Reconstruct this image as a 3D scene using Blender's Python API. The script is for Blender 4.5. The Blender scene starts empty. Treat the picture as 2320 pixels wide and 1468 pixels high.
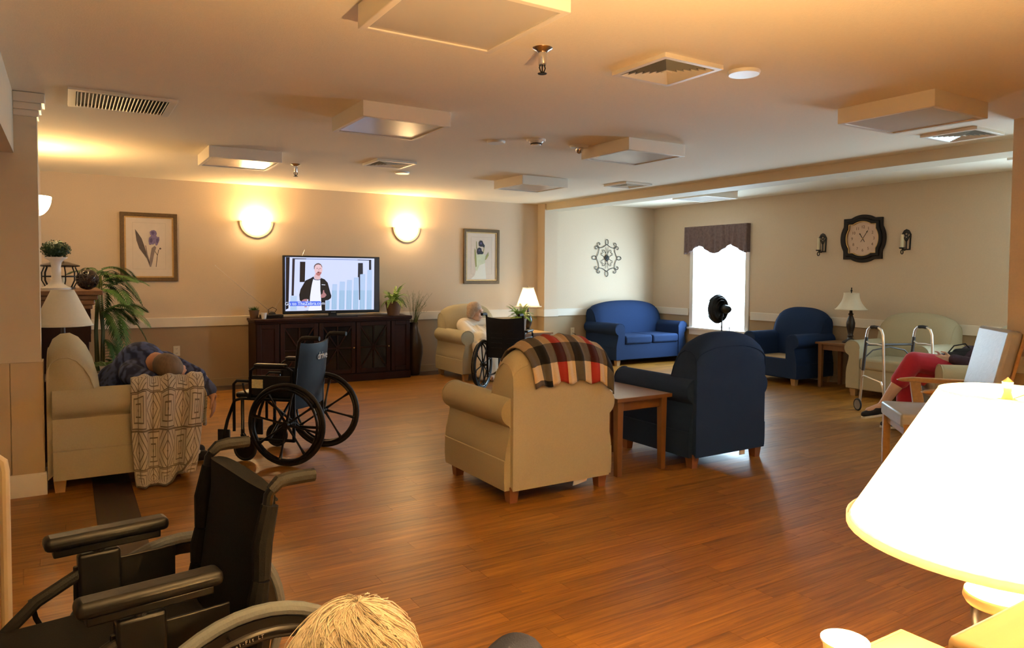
import bpy, bmesh, math, random
from mathutils import Vector, Matrix, Euler
random.seed(7)
PI = math.pi
scene = bpy.context.scene
COL = scene.collection

# ------------------------------------------------------------------ camera
W_PX, H_PX, F_PX, CY_PX = 2320.0, 1468.0, 1621.9, 682.4
CAM_Z, PITCH, ROLL, YAW = 1.408, 0.0379, 0.0065, 0.5554
cam_d = bpy.data.cameras.new('camera')
cam = bpy.data.objects.new('camera', cam_d); COL.objects.link(cam)
fwd = Vector((math.sin(YAW)*math.cos(PITCH), math.cos(YAW)*math.cos(PITCH), -math.sin(PITCH)))
rgt = Vector((math.cos(YAW), -math.sin(YAW), 0)); upv = rgt.cross(fwd)
r2 = rgt*math.cos(ROLL) + upv*math.sin(ROLL); u2 = -rgt*math.sin(ROLL) + upv*math.cos(ROLL)
cam.matrix_world = Matrix(((r2.x, u2.x, -fwd.x, 0), (r2.y, u2.y, -fwd.y, 0), (r2.z, u2.z, -fwd.z, CAM_Z), (0, 0, 0, 1)))
cam_d.sensor_width = 36.0; cam_d.sensor_fit = 'HORIZONTAL'
cam_d.lens = F_PX/W_PX*36.0
cam_d.shift_y = -(H_PX/2 - CY_PX)/W_PX
cam_d.clip_start = 0.05
scene.camera = cam

# ------------------------------------------------------------------ world, exposure
wd = bpy.data.worlds.new('daylight'); scene.world = wd; wd.use_nodes = True
bg = wd.node_tree.nodes['Background']
bg.inputs[0].default_value = (0.60, 0.83, 1.0, 1); bg.inputs[1].default_value = 16.0
vs = scene.view_settings
vs.view_transform = 'Standard'; vs.look = 'None'; vs.gamma = 1.0; vs.use_curve_mapping = False
vs.exposure = 1.4
WARM = (1.0, 0.615, 0.225)
P_SCONCE, P_LAMP, P_SMALL = 6.5, 540.0, 7.0

# room
YT, YP, XW, ZC, ZC2 = 9.40, 9.31, 8.67, 2.502, 2.56
ZR1, ZR2 = 0.863, 0.747
XL, YN = -2.6, -3.0
XLW = -.24

# ------------------------------------------------------------------ helpers
def lin(c):
    return tuple(((x/12.92) if x <= .04045 else ((x+.055)/1.055)**2.4) for x in c)
def hexc(r, g, b): return lin((r/255., g/255., b/255.))

MATS = {}
def pmat(name, col, rough=.6, metal=0., var=.12, scale=6., bump=0., bscale=200., coat=0., spec=.5, sheen=0., stretch=None, emis=None, estr=0.):
    if name in MATS: return MATS[name]
    m = bpy.data.materials.new(name); m.use_nodes = True; nt = m.node_tree; n = nt.nodes; l = nt.links
    b = n['Principled BSDF']
    tc = n.new('ShaderNodeTexCoord'); mp = n.new('ShaderNodeMapping'); l.new(tc.outputs['Object'], mp.inputs[0])
    if stretch: mp.inputs['Scale'].default_value = stretch
    nz = n.new('ShaderNodeTexNoise'); nz.inputs['Scale'].default_value = scale; nz.inputs['Detail'].default_value = 4
    l.new(mp.outputs[0], nz.inputs[0])
    mx = n.new('ShaderNodeMix'); mx.data_type = 'RGBA'
    mx.inputs[6].default_value = tuple(max(0, c*(1-var)) for c in col)+(1,)
    mx.inputs[7].default_value = tuple(min(1, c*(1+var)) for c in col)+(1,)
    l.new(nz.outputs[0], mx.inputs[0]); l.new(mx.outputs[2], b.inputs['Base Color'])
    b.inputs['Roughness'].default_value = rough; b.inputs['Metallic'].default_value = metal
    b.inputs['Specular IOR Level'].default_value = spec
    if coat: b.inputs['Coat Weight'].default_value = coat; b.inputs['Coat Roughness'].default_value = .15
    if sheen: b.inputs['Sheen Weight'].default_value = sheen
    if bump:
        bn = n.new('ShaderNodeTexNoise'); bn.inputs['Scale'].default_value = bscale; l.new(mp.outputs[0], bn.inputs[0])
        bp = n.new('ShaderNodeBump'); bp.inputs['Strength'].default_value = bump; bp.inputs['Distance'].default_value = .004
        l.new(bn.outputs[0], bp.inputs['Height']); l.new(bp.outputs[0], b.inputs['Normal'])
    if emis:
        b.inputs['Emission Color'].default_value = emis+(1,); b.inputs['Emission Strength'].default_value = estr
    MATS[name] = m; return m
def emat(name, col, s):
    if name in MATS: return MATS[name]
    return pmat(name, (.02, .02, .02), rough=.4, var=0, emis=col, estr=s)

class MB:
    def __init__(s): s.v = []; s.f = []; s.mi = []; s.uv = {}
    def add(s, vs_, fs, mi=0):
        o = len(s.v); s.v += [tuple(v) for v in vs_]
        for f in fs: s.f.append(tuple(i+o for i in f)); s.mi.append(mi)
        return o
    def box(s, c, d, rz=0., M=None, mi=0, taper=1.):
        x, y, z = d[0]/2, d[1]/2, d[2]/2
        pts = []
        R = Matrix.Rotation(rz, 3, 'Z') if not M else M.to_3x3()
        for sz in (-1, 1):
            k = taper if sz < 0 else 1.
            for sx, sy in ((-1, -1), (1, -1), (1, 1), (-1, 1)):
                pts.append(Vector(c) + R @ Vector((sx*x*k, sy*y*k, sz*z)))
        s.add(pts, [(0, 3, 2, 1), (4, 5, 6, 7), (0, 1, 5, 4), (1, 2, 6, 5), (2, 3, 7, 6), (3, 0, 4, 7)], mi); return s
    def b2(s, a, b, mi=0):
        return s.box([(a[i]+b[i])/2 for i in range(3)], [abs(b[i]-a[i]) for i in range(3)], mi=mi)
    def tube(s, pts, r, seg=8, closed=False, caps=True, mi=0, flat=None):
        pts = [Vector(p) for p in pts]; n = len(pts)
        rs = r if isinstance(r, (list, tuple)) else [r]*n
        T = []
        for i in range(n):
            a = pts[(i-1) % n] if (closed or i > 0) else pts[i]
            b = pts[(i+1) % n] if (closed or i < n-1) else pts[i]
            t = (b-a); T.append(t.normalized() if t.length > 1e-9 else Vector((0, 0, 1)))
        up = Vector((0, 0, 1)) if abs(T[0].z) < .9 else Vector((1, 0, 0))
        N = (up - T[0]*up.dot(T[0])).normalized(); vs_ = []
        for i in range(n):
            N = (N - T[i]*N.dot(T[i]))
            if N.length < 1e-6: N = T[i].orthogonal()
            N.normalize(); B = T[i].cross(N)
            for k in range(seg):
                a = 2*PI*k/seg; q = flat if flat else 1.
                vs_.append(pts[i] + (N*math.cos(a) + B*math.sin(a)*q)*rs[i])
        fs = []
        for i in range(n if closed else n-1):
            j = (i+1) % n
            for k in range(seg):
                k2 = (k+1) % seg; fs.append((i*seg+k, i*seg+k2, j*seg+k2, j*seg+k))
        if caps and not closed:
            fs.append(tuple(range(seg-1, -1, -1))); fs.append(tuple((n-1)*seg+k for k in range(seg)))
        s.add(vs_, fs, mi); return s
    def lathe(s, prof, seg=24, c=(0, 0, 0), M=None, mi=0, a0=0., a1=2*PI, cap=True, sx=1., sy=1.):
        full = abs(a1-a0-2*PI) < 1e-6; m = seg if full else seg+1; vs_ = []
        for (r, z) in prof:
            for k in range(m):
                a = a0+(a1-a0)*k/seg; v = Vector((r*math.cos(a)*sx, r*math.sin(a)*sy, z))
                if M: v = M @ v
                vs_.append(v+Vector(c))
        fs = []
        for i in range(len(prof)-1):
            for k in range(seg):
                k2 = (k+1) % m; fs.append((i*m+k, i*m+k2, (i+1)*m+k2, (i+1)*m+k))
        if cap and full:
            if prof[0][0] > 1e-5: fs.append(tuple(range(m-1, -1, -1)))
            if prof[-1][0] > 1e-5: fs.append(tuple((len(prof)-1)*m+k for k in range(m)))
        s.add(vs_, fs, mi); return s
    def prism(s, poly, h0, h1, axis='z', mi=0, c=(0, 0, 0)):
        # poly in the plane perpendicular to axis; axis x: (y,z), axis y: (x,z), axis z: (x,y)
        def P(p, h):
            if axis == 'x': v = (h, p[0], p[1])
            elif axis == 'y': v = (p[0], h, p[1])
            else: v = (p[0], p[1], h)
            return (v[0]+c[0], v[1]+c[1], v[2]+c[2])
        n = len(poly); vs_ = [P(p, h0) for p in poly]+[P(p, h1) for p in poly]
        fs = [tuple(range(n-1, -1, -1)), tuple(range(n, 2*n))]+[(i, (i+1) % n, n+(i+1) % n, n+i) for i in range(n)]
        s.add(vs_, fs, mi); return s
    def ring(s, outer, inner, h0, h1, axis='z', mi=0, c=(0, 0, 0)):
        def P(p, h):
            v = (h, p[0], p[1]) if axis == 'x' else ((p[0], h, p[1]) if axis == 'y' else (p[0], p[1], h))
            return (v[0]+c[0], v[1]+c[1], v[2]+c[2])
        n = len(outer); vs_ = [P(p, h0) for p in outer]+[P(p, h0) for p in inner]+[P(p, h1) for p in outer]+[P(p, h1) for p in inner]; fs = []
        for i in range(n):
            j = (i+1) % n
            fs += [(i, j, n+j, n+i), (2*n+i, 3*n+i, 3*n+j, 2*n+j), (i, 2*n+i, 2*n+j, j), (n+i, n+j, 3*n+j, 3*n+i)]
        s.add(vs_, fs, mi); return s
    def grid(s, rows, mi=0, uv=True, midx=None):
        R, Cn = len(rows), len(rows[0]); o = len(s.v)
        for i, r in enumerate(rows):
            for j, p in enumerate(r):
                if uv: s.uv[len(s.v)] = (j/(Cn-1), i/(R-1))
                s.v.append(tuple(p))
        for i in range(R-1):
            for j in range(Cn-1):
                s.f.append((o+i*Cn+j, o+i*Cn+j+1, o+(i+1)*Cn+j+1, o+(i+1)*Cn+j)); s.mi.append(midx(i, j) if midx else mi)
        return s
    def ball(s, c, r, seg=16, rings=10, mi=0, M=None):
        if not isinstance(r, (tuple, list)): r = (r, r, r)
        prof = [(math.sin(PI*i/rings), -math.cos(PI*i/rings)) for i in range(rings+1)]
        S = Matrix.Diagonal((r[0], r[1], r[2]))
        S = (M.to_3x3() @ S) if M else S
        o = len(s.v)
        vs_ = [Vector(c)+S @ Vector((0, 0, -1))]
        for (a, z) in prof[1:-1]:
            for k in range(seg): vs_.append(Vector(c)+S @ Vector((a*math.cos(2*PI*k/seg), a*math.sin(2*PI*k/seg), z)))
        vs_.append(Vector(c)+S @ Vector((0, 0, 1))); fs = []
        for k in range(seg): fs.append((0, 1+(k+1) % seg, 1+k))
        for i in range(rings-2):
            for k in range(seg): fs.append((1+i*seg+k, 1+i*seg+(k+1) % seg, 1+(i+1)*seg+(k+1) % seg, 1+(i+1)*seg+k))
        L = len(vs_)-1; b0 = 1+(rings-2)*seg
        for k in range(seg): fs.append((b0+k, b0+(k+1) % seg, L))
        s.add(vs_, fs, mi); return s
    def mesh(s, name, mats, ang=35):
        me = bpy.data.meshes.new(name); me.from_pydata(s.v, [], s.f)
        for m in (mats if isinstance(mats, (list, tuple)) else [mats]): me.materials.append(m)
        if any(s.mi): me.polygons.foreach_set('material_index', s.mi)
        if s.uv:
            ul = me.uv_layers.new(name='uv')
            for lp in me.loops:
                if lp.vertex_index in s.uv: ul.data[lp.index].uv = s.uv[lp.vertex_index]
        bm = bmesh.new(); bm.from_mesh(me); bmesh.ops.recalc_face_normals(bm, faces=bm.faces); bm.to_mesh(me); bm.free()
        me.polygons.foreach_set('use_smooth', [True]*len(me.polygons))
        me.set_sharp_from_angle(angle=math.radians(ang)); me.update(); return me
    def build(s, name, mats, parent=None, ang=35, bevel=0., bseg=2, solid=0., sub=0, loc=None, rot=None):
        o = bpy.data.objects.new(name, s.mesh(name, mats, ang)); COL.objects.link(o)
        if parent: o.parent = parent
        if loc: o.location = loc
        if rot: o.rotation_euler = rot
        if solid:
            k = o.modifiers.new('solid', 'SOLIDIFY'); k.thickness = solid; k.offset = 0
        if bevel:
            k = o.modifiers.new('bevel', 'BEVEL'); k.width = bevel; k.segments = bseg; k.limit_method = 'ANGLE'; k.angle_limit = math.radians(40)
        if sub:
            k = o.modifiers.new('sub', 'SUBSURF'); k.levels = sub; k.render_levels = sub
        return o

def tag(o, label, cat=None, group=None, kind=None):
    if label: o['label'] = label
    if cat: o['category'] = cat
    if group: o['group'] = group
    if kind: o['kind'] = kind
    return o
def thing(name, label, cat, loc=(0, 0, 0), rz=0., group=None):
    o = bpy.data.objects.new(name, None); COL.objects.link(o); o.location = loc; o.rotation_euler = (0, 0, rz)
    o.empty_display_size = .1
    return tag(o, label, cat, group)
def struct(name, mb, mat, **k):
    o = mb.build(name, mat, **k); o['kind'] = 'structure'; return o
def inst(src, parent, loc=None, rot=None, scale=None):
    c = src.copy(); COL.objects.link(c); c.parent = parent
    if loc is not None: c.location = loc
    if rot is not None: c.rotation_euler = rot
    if scale is not None: c.scale = scale
    return c
def text(name, s, size, mat, parent, M, align='CENTER', ext=.0006, shear=0., label=None, spacing=1.):
    cu = bpy.data.curves.new(name, 'FONT'); cu.body = s; cu.size = size; cu.extrude = ext; cu.align_x = align; cu.align_y = 'CENTER'; cu.shear = shear
    cu.space_character = spacing; cu.resolution_u = 3
    t = bpy.data.objects.new(name+'_curve', cu); COL.objects.link(t)
    dg = bpy.context.evaluated_depsgraph_get(); me = bpy.data.meshes.new_from_object(t.evaluated_get(dg))
    bpy.data.objects.remove(t); bpy.data.curves.remove(cu)
    me.materials.clear(); me.materials.append(mat); me.name = name
    o = bpy.data.objects.new(name, me); COL.objects.link(o); o.parent = parent; o.matrix_local = M
    if label: o['label'] = label
    return o
def light(name, loc, energy, col=WARM, r=.04):
    d = bpy.data.lights.new(name, 'POINT'); d.energy = energy; d.color = col; d.shadow_soft_size = r
    o = bpy.data.objects.new(name, d); COL.objects.link(o); o.location = loc; return o
def blob(name, caps, voxel, mat, parent=None, smooth=4, seg=14):
    """one continuous skin grown over tapered limbs ('c') and ellipsoids ('e')"""
    mb = MB()
    for c in caps:
        if c[0] == 'c':
            _, a, ra, b, rb = c; a, b = Vector(a), Vector(b); n = 5
            d = (b-a).normalized() if (b-a).length > 1e-6 else Vector((0, 0, 1))
            pts = []; rs = []
            for i in range(4): t = -PI/2+PI/2*(i+.12)/4; pts.append(a+d*ra*math.sin(t)); rs.append(ra*math.cos(t))
            for i in range(n+1): t = i/n; pts.append(a.lerp(b, t)); rs.append(ra+(rb-ra)*t)
            for i in range(4): t = PI/2*(i+.88)/4; pts.append(b+d*rb*math.sin(t)); rs.append(rb*math.cos(t))
            mb.tube(pts, rs, seg)
        else:
            _, p, r, *rest = c; mb.ball(p, r, seg+2, seg-2, M=rest[0] if rest else None)
    me = mb.mesh(name, mat); t = bpy.data.objects.new(name+'_tmp', me); COL.objects.link(t)
    k = t.modifiers.new('r', 'REMESH'); k.mode = 'VOXEL'; k.voxel_size = voxel; k.use_smooth_shade = True
    if smooth: k = t.modifiers.new('s', 'SMOOTH'); k.factor = .5; k.iterations = smooth
    dg = bpy.context.evaluated_depsgraph_get(); nm = bpy.data.meshes.new_from_object(t.evaluated_get(dg))
    bpy.data.objects.remove(t); bpy.data.meshes.remove(me)
    nm.name = name; nm.materials.clear(); nm.materials.append(mat)
    nm.polygons.foreach_set('use_smooth', [True]*len(nm.polygons))
    o = bpy.data.objects.new(name, nm); COL.objects.link(o); o.parent = parent; return o

# ------------------------------------------------------------------ materials
def wall_mat(name, up, lo, zsplit):
    m = bpy.data.materials.new(name); m.use_nodes = True; nt = m.node_tree; n = nt.nodes; l = nt.links; b = n['Principled BSDF']
    g = n.new('ShaderNodeNewGeometry'); sp = n.new('ShaderNodeSeparateXYZ'); l.new(g.outputs['Position'], sp.inputs[0])
    gt = n.new('ShaderNodeMath'); gt.operation = 'GREATER_THAN'; gt.inputs[1].default_value = zsplit; l.new(sp.outputs[2], gt.inputs[0])
    nz = n.new('ShaderNodeTexNoise'); nz.inputs['Scale'].default_value = 90; l.new(g.outputs['Position'], nz.inputs[0])
    mx = n.new('ShaderNodeMix'); mx.data_type = 'RGBA'; mx.inputs[6].default_value = lo+(1,); mx.inputs[7].default_value = up+(1,); l.new(gt.outputs[0], mx.inputs[0])
    hv = n.new('ShaderNodeHueSaturation'); l.new(mx.outputs[2], hv.inputs['Color'])
    mr = n.new('ShaderNodeMapRange'); mr.inputs[3].default_value = .94; mr.inputs[4].default_value = 1.06; l.new(nz.outputs[0], mr.inputs[0]); l.new(mr.outputs[0], hv.inputs['Value'])
    l.new(hv.outputs[0], b.inputs['Base Color']); b.inputs['Roughness'].default_value = .75; b.inputs['Specular IOR Level'].default_value = .25
    bp = n.new('ShaderNodeBump'); bp.inputs['Strength'].default_value = .08; bp.inputs['Distance'].default_value = .002; l.new(nz.outputs[0], bp.inputs['Height']); l.new(bp.outputs[0], b.inputs['Normal'])
    return m
M_WALL = wall_mat('wallpaper', (.64, .52, .385), (.39, .285, .175), .80)
M_PAINT = pmat('wall_paint', (.66, .58, .44), .7, var=.04, bump=.05, bscale=90)
M_WAIN = pmat('wainscot', (.58, .47, .31), .6, var=.05)
M_CEIL = pmat('ceiling_paint', (.88, .81, .67), .85, var=.04, scale=60, bump=.25, bscale=160, spec=.2)
M_TRIM = pmat('trim_paint', (.74, .68, .58), .4, var=.03)
M_WHITE = pmat('white_paint', (.78, .76, .72), .4, var=.03)

def plank_mat(name, c1, c2, c3):
    m = bpy.data.materials.new(name); m.use_nodes = True; nt = m.node_tree; n = nt.nodes; l = nt.links; b = n['Principled BSDF']
    g = n.new('ShaderNodeNewGeometry'); oi = n.new('ShaderNodeObjectInfo')
    a = n.new('ShaderNodeMath'); a.operation = 'MULTIPLY_ADD'; a.inputs[1].default_value = 7.31; l.new(g.outputs['Random Per Island'], a.inputs[0]); l.new(oi.outputs['Random'], a.inputs[2])
    fr = n.new('ShaderNodeMath'); fr.operation = 'FRACT'; l.new(a.outputs[0], fr.inputs[0])
    mp = n.new('ShaderNodeMapping'); mp.inputs['Scale'].default_value = (1.1, 22, 1); l.new(g.outputs['Position'], mp.inputs[0])
    cx = n.new('ShaderNodeCombineXYZ'); sc = n.new('ShaderNodeMath'); sc.operation = 'MULTIPLY'; sc.inputs[1].default_value = 37; l.new(fr.outputs[0], sc.inputs[0]); l.new(sc.outputs[0], cx.inputs[0]); l.new(sc.outputs[0], cx.inputs[2])
    l.new(cx.outputs[0], mp.inputs['Location'])
    nz = n.new('ShaderNodeTexNoise'); nz.inputs['Scale'].default_value = 2.2; nz.inputs['Detail'].default_value = 7; nz.inputs['Roughness'].default_value = .62; nz.inputs['Distortion'].default_value = .6; l.new(mp.outputs[0], nz.inputs[0])
    cr = n.new('ShaderNodeValToRGB'); cr.color_ramp.elements[0].position = .30; cr.color_ramp.elements[0].color = c1+(1,); cr.color_ramp.elements[1].position = .70; cr.color_ramp.elements[1].color = c3+(1,)
    e = cr.color_ramp.elements.new(.5); e.color = c2+(1,); l.new(nz.outputs[0], cr.inputs[0])
    hv = n.new('ShaderNodeHueSaturation'); mr = n.new('ShaderNodeMapRange'); mr.inputs[3].default_value = .80; mr.inputs[4].default_value = 1.18; l.new(fr.outputs[0], mr.inputs[0]); l.new(mr.outputs[0], hv.inputs['Value']); l.new(cr.outputs[0], hv.inputs['Color'])
    l.new(hv.outputs[0], b.inputs['Base Color']); b.inputs['Roughness'].default_value = .40
    b.inputs['Specular IOR Level'].default_value = .5
    b.inputs['Coat Weight'].default_value = .12; b.inputs['Coat Roughness'].default_value = .28
    bp = n.new('ShaderNodeBump'); bp.inputs['Strength'].default_value = .12; bp.inputs['Distance'].default_value = .001; l.new(nz.outputs[0], bp.inputs['Height']); l.new(bp.outputs[0], b.inputs['Normal'])
    return m
M_PLANK = plank_mat('floor_wood', (.15, .056, .006), (.28, .114, .012), (.41, .185, .022))
M_DARKPLANK = plank_mat('dark_border_wood', (.030, .015, .011), (.042, .021, .015), (.055, .029, .021))
M_SUB = pmat('floor_joint', (.05, .025, .012), .8, var=.05)

M_BEIGE = pmat('beige_fabric', (.47, .425, .295), .9, var=.08, scale=120, bump=.35, bscale=420, spec=.2)
M_BLUE = pmat('blue_fabric', (.014, .033, .095), .9, var=.15, scale=150, bump=.35, bscale=420, spec=.2)
M_LEGW = pmat('chair_leg_wood', (.26, .105, .045), .45, var=.25, scale=14, stretch=(1, 1, .15))
M_LEGL = pmat('pale_leg_wood', (.48, .29, .13), .45, var=.2, scale=14, stretch=(1, 1, .15))
M_OAK = pmat('oak', (.50, .28, .10), .4, var=.25, scale=10, stretch=(.3, 4, 4), coat=.2)
M_TABLE = pmat('table_wood', (.21, .095, .032), .4, var=.25, scale=12, stretch=(1, 1, .2), coat=.2)
M_LAM = pmat('table_laminate', (.34, .21, .15), .28, var=.15, scale=10, stretch=(.5, 5, 1), coat=.3)
M_DARKW = pmat('dark_mahogany', (.026, .008, .005), .5, var=.3, scale=12, stretch=(3, 3, .4), spec=.2)
M_BLACK = pmat('black_plastic', (.005, .005, .0055), .38, var=.1)
M_BLKMET = pmat('black_metal', (.009, .009, .010), .28, metal=.4, var=.1)
M_IRON = pmat('wrought_iron', (.012, .011, .010), .5, metal=.3, var=.2)
M_VINYL = pmat('black_vinyl', (.006, .006, .007), .40, var=.15, bump=.2, bscale=60)
M_MESHF = pmat('black_woven', (.008, .0078, .008), .8, var=.15, bump=.3, bscale=500, spec=.2)
M_GRIP = pmat('foam_grip', (.010, .010, .0105), .62, var=.15, bump=.3, bscale=300)
M_TYRE = pmat('grey_tyre', (.16, .18, .20), .7, var=.08, bump=.3, bscale=120)
M_BTYRE = pmat('black_tyre', (.007, .007, .0075), .6, var=.1)
M_CHROME = pmat('chrome', (.75, .75, .76), .18, metal=1., var=.03)
M_ALU = pmat('aluminium', (.72, .70, .68), .32, metal=1., var=.05)
M_GOLD = pmat('gilt', (.50, .34, .15), .4, metal=.6, var=.25, scale=40)
M_PLATE = pmat('ivory_plastic', (.72, .64, .48), .4, var=.03)
M_PLASTW = pmat('white_plastic', (.78, .76, .72), .4, var=.03)
M_SLOT = pmat('dark_slot', (.02, .015, .01), .7, var=.05)
M_LEAF = pmat('leaf_green', (.05, .13, .025), .5, var=.5, scale=9)
M_LEAF2 = pmat('fern_green', (.22, .36, .05), .5, var=.4, scale=9)
M_LEAFD = pmat('dark_leaf', (.012, .045, .012), .55, var=.5, scale=20)
M_STEM = pmat('stem', (.10, .12, .04), .6, var=.3)
M_TERRA = pmat('planter_brown', (.16, .09, .05), .6, var=.2)
M_SKIN = pmat('skin', (.55, .30, .20), .55, var=.12, scale=18, spec=.35)
M_SKINP = pmat('pale_skin', (.62, .40, .30), .55, var=.1, scale=18, spec=.35)
M_HAIRG = pmat('grey_brown_hair', (.15, .105, .07), .7, var=.4, scale=60, bump=.5, bscale=160, stretch=(1, 1, .3))
M_HAIRW = pmat('white_hair', (.46, .38, .28), .5, var=.18, scale=40)
M_HAIRR = pmat('grey_auburn_hair', (.40, .31, .24), .7, var=.4, scale=50, bump=.4, bscale=160)
M_EYE = pmat('eye_dark', (.03, .02, .02), .3, var=0)
M_LIP = pmat('lips', (.42, .16, .13), .5, var=.05)
M_RED = pmat('red_trousers', (.42, .012, .035), .85, var=.12, scale=25, sheen=.2)
M_NAVYT = pmat('navy_trousers', (.010, .013, .032), .9, var=.25, scale=40, bump=.3, bscale=300)
M_DARKT = pmat('dark_trousers', (.02, .016, .014), .9, var=.2)
M_SHOE = pmat('black_canvas', (.012, .012, .016), .8, var=.2)
M_SOLE = pmat('white_rubber', (.75, .72, .66), .6, var=.05)
M_BLANKW = pmat('white_blanket', (.82, .75, .64), .95, var=.05, bump=.4, bscale=60)
M_PLUM = pmat('patterned_dark_top', (.05, .028, .05), .85, var=.8, scale=22)
# ================================================================== STRUCTURE
# ---- floor: sub-base, plank pieces, dark border strip
floor = struct('floor', MB().b2((XL, YN, -.12), (XW+.1, YT+.1, -.0035)), M_SUB)
floor['label'] = 'glossy amber brown wood plank floor'
PW, PL = .1016, .914
full = MB().b2((-.5, -PW/2+.0006, -.0035), (.5, PW/2-.0006, 0.)).mesh('plank', M_PLANK)
def cam_xy(x, y):
    d = Vector((x, y, -CAM_Z)); zz = d.dot(fwd)
    if zz < .3: return None
    return (W_PX/2+F_PX*d.dot(r2)/zz, CY_PX-F_PX*d.dot(u2)/zz, zz)
planks = []
row0 = 2.418
k = int((YN-row0)/PW)-1
rng = random.Random(3)
while row0+k*PW < 8.97:
    y0 = row0+k*PW; yc = y0+PW/2; k += 1
    if y0 < YN: continue
    for (xa, xb) in ((XL, .12), (.34, XW)):
        x = xa - rng.random()*PL
        while x < xb:
            a, b = max(x, xa), min(x+PL, xb); x += PL
            if b-a > .02: planks.append((a, b, yc))
def vis(p):
    best = 0
    for t in (0., .5, 1.):
        q = cam_xy(p[0]+(p[1]-p[0])*t, p[2])
        if q and -60 < q[0] < W_PX+60 and 0 < q[1] < H_PX+40: best = max(best, (p[1]-p[0])/q[2]**2)
    return best
planks.sort(key=vis, reverse=True)
for a, b, yc in planks[:290]:
    o = bpy.data.objects.new('plank', full); COL.objects.link(o); o.parent = floor
    o.location = ((a+b)/2, yc, 0); o.scale = (b-a-.0012, 1, 1)
rest = MB()
for a, b, yc in planks[290:]: rest.b2((a+.0006, yc-PW/2+.0006, -.0035), (b-.0006, yc+PW/2-.0006, 0.))
ro = rest.build('plank_field', M_PLANK, floor); ro['kind'] = 'stuff'
bl = MB().b2((-.5, -.5, -.0035), (.5, .5, 0.)).mesh('border_plank', M_DARKPLANK)
def border(x0, x1, y0, y1):
    o = bpy.data.objects.new('border_plank', bl); COL.objects.link(o); o.parent = floor
    o.location = ((x0+x1)/2, (y0+y1)/2, 0); o.scale = (x1-x0-.001, y1-y0-.001, 1); o['label'] = 'dark brown border strip'
yb = row0+(int((8.97-row0)/PW)+1)*PW
y = YN
while y < yb: border(.12, .34, y, min(y+1.2, yb)); y += 1.2
x = XL
while x < XW: border(x, min(x+1.2, XW), yb, YT); x += 1.2

# ---- walls (thick boxes, facing the room)
T = .15
struct('wall_back', MB().b2((XLW-.1, YT, 0), (6.50, YT+T, ZC2+.1)), M_WALL)
struct('wall_alcove', MB().b2((6.42, YP, 0), (XW+T, YP+T+.09, ZC2+.1)), M_WALL)
struct('wall_left', MB().b2((XLW-.15, 5.37, 0), (XLW, YT+T, ZC+.1)), M_WALL)
struct('wall_pilaster', MB().b2((6.30, 9.20, 0), (6.545, YT+.03, ZC2+.05)), M_WALL)
# window wall with two openings
WIN = [(7.30, 8.36), (1.75, 2.85)]; WZ0, WZ1 = .56, 2.02
ww = MB(); ys = [YN]+[v for w in sorted(WIN) for v in w]+[YP+.05]
for i in range(0, len(ys), 2): ww.b2((XW, ys[i], 0), (XW+T, ys[i+1], ZC2+.1))
for a, b in WIN:
    ww.b2((XW, a, 0), (XW+T, b, WZ0)); ww.b2((XW, a, WZ1), (XW+T, b, ZC2+.1))
struct('wall_right', ww, M_WALL)
# stub wall with wainscot at the left, cased opening header
struct('wall_stub', MB().b2((XL, 5.36, 0), (-.15, 5.52, ZC+.05)), M_PAINT)
struct('wainscot_panel', MB().b2((-.31, 5.348, .10), (-.142, 5.362, .84)).b2((-.152, 5.355, .10), (-.138, 5.53, .84)), M_WAIN, bevel=.003)
struct('wainscot_panel', MB().b2((XL, 5.35, .10), (-.3125, 5.362, .84)), M_WAIN, bevel=.003)
struct('wall_header', MB().b2((-.50, -1.2, 2.13), (-.27, 5.36, ZC+.05)), M_PAINT)
cr = MB()
for i, (d, z0, z1) in enumerate(((.012, 2.36, 2.40), (.026, 2.40, 2.44), (.045, 2.44, 2.50))):
    cr.b2((-.27, 5.36-d, z0), (-.15+d, 5.50, z1))
struct('trim_1', cr, M_TRIM, bevel=.003)
# end walls that close the rooms behind the camera
struct('wall_near', MB().b2((XL-T, YN-T, 0), (5.78, YN, ZC+.1)), M_WALL)
struct('wall_far_left', MB().b2((XL-T, YN, 0), (XL, 5.52, ZC+.1)), M_WALL)
struct('wall_pier', MB().b2((5.58, YN, 0), (5.80, 2.42, ZC+.1)), M_WALL)
struct('wall_alcove_end', MB().b2((5.79, .85, 0), (XW+.05, 1.0, ZC2+.1)), M_WALL)
# ---- ceilings and beam
struct('ceiling', MB().b2((XL-T, YN-T, ZC), (6.34, YT+T, ZC+.12)), M_CEIL)
struct('ceiling_alcove', MB().b2((6.60, .85, ZC2), (XW+T, YP+T, ZC2+.12)), M_CEIL)
struct('ceiling_beam', MB().b2((6.33, .85, 2.40), (6.65, YP+.10, ZC2+.08)), M_PAINT)
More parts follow.
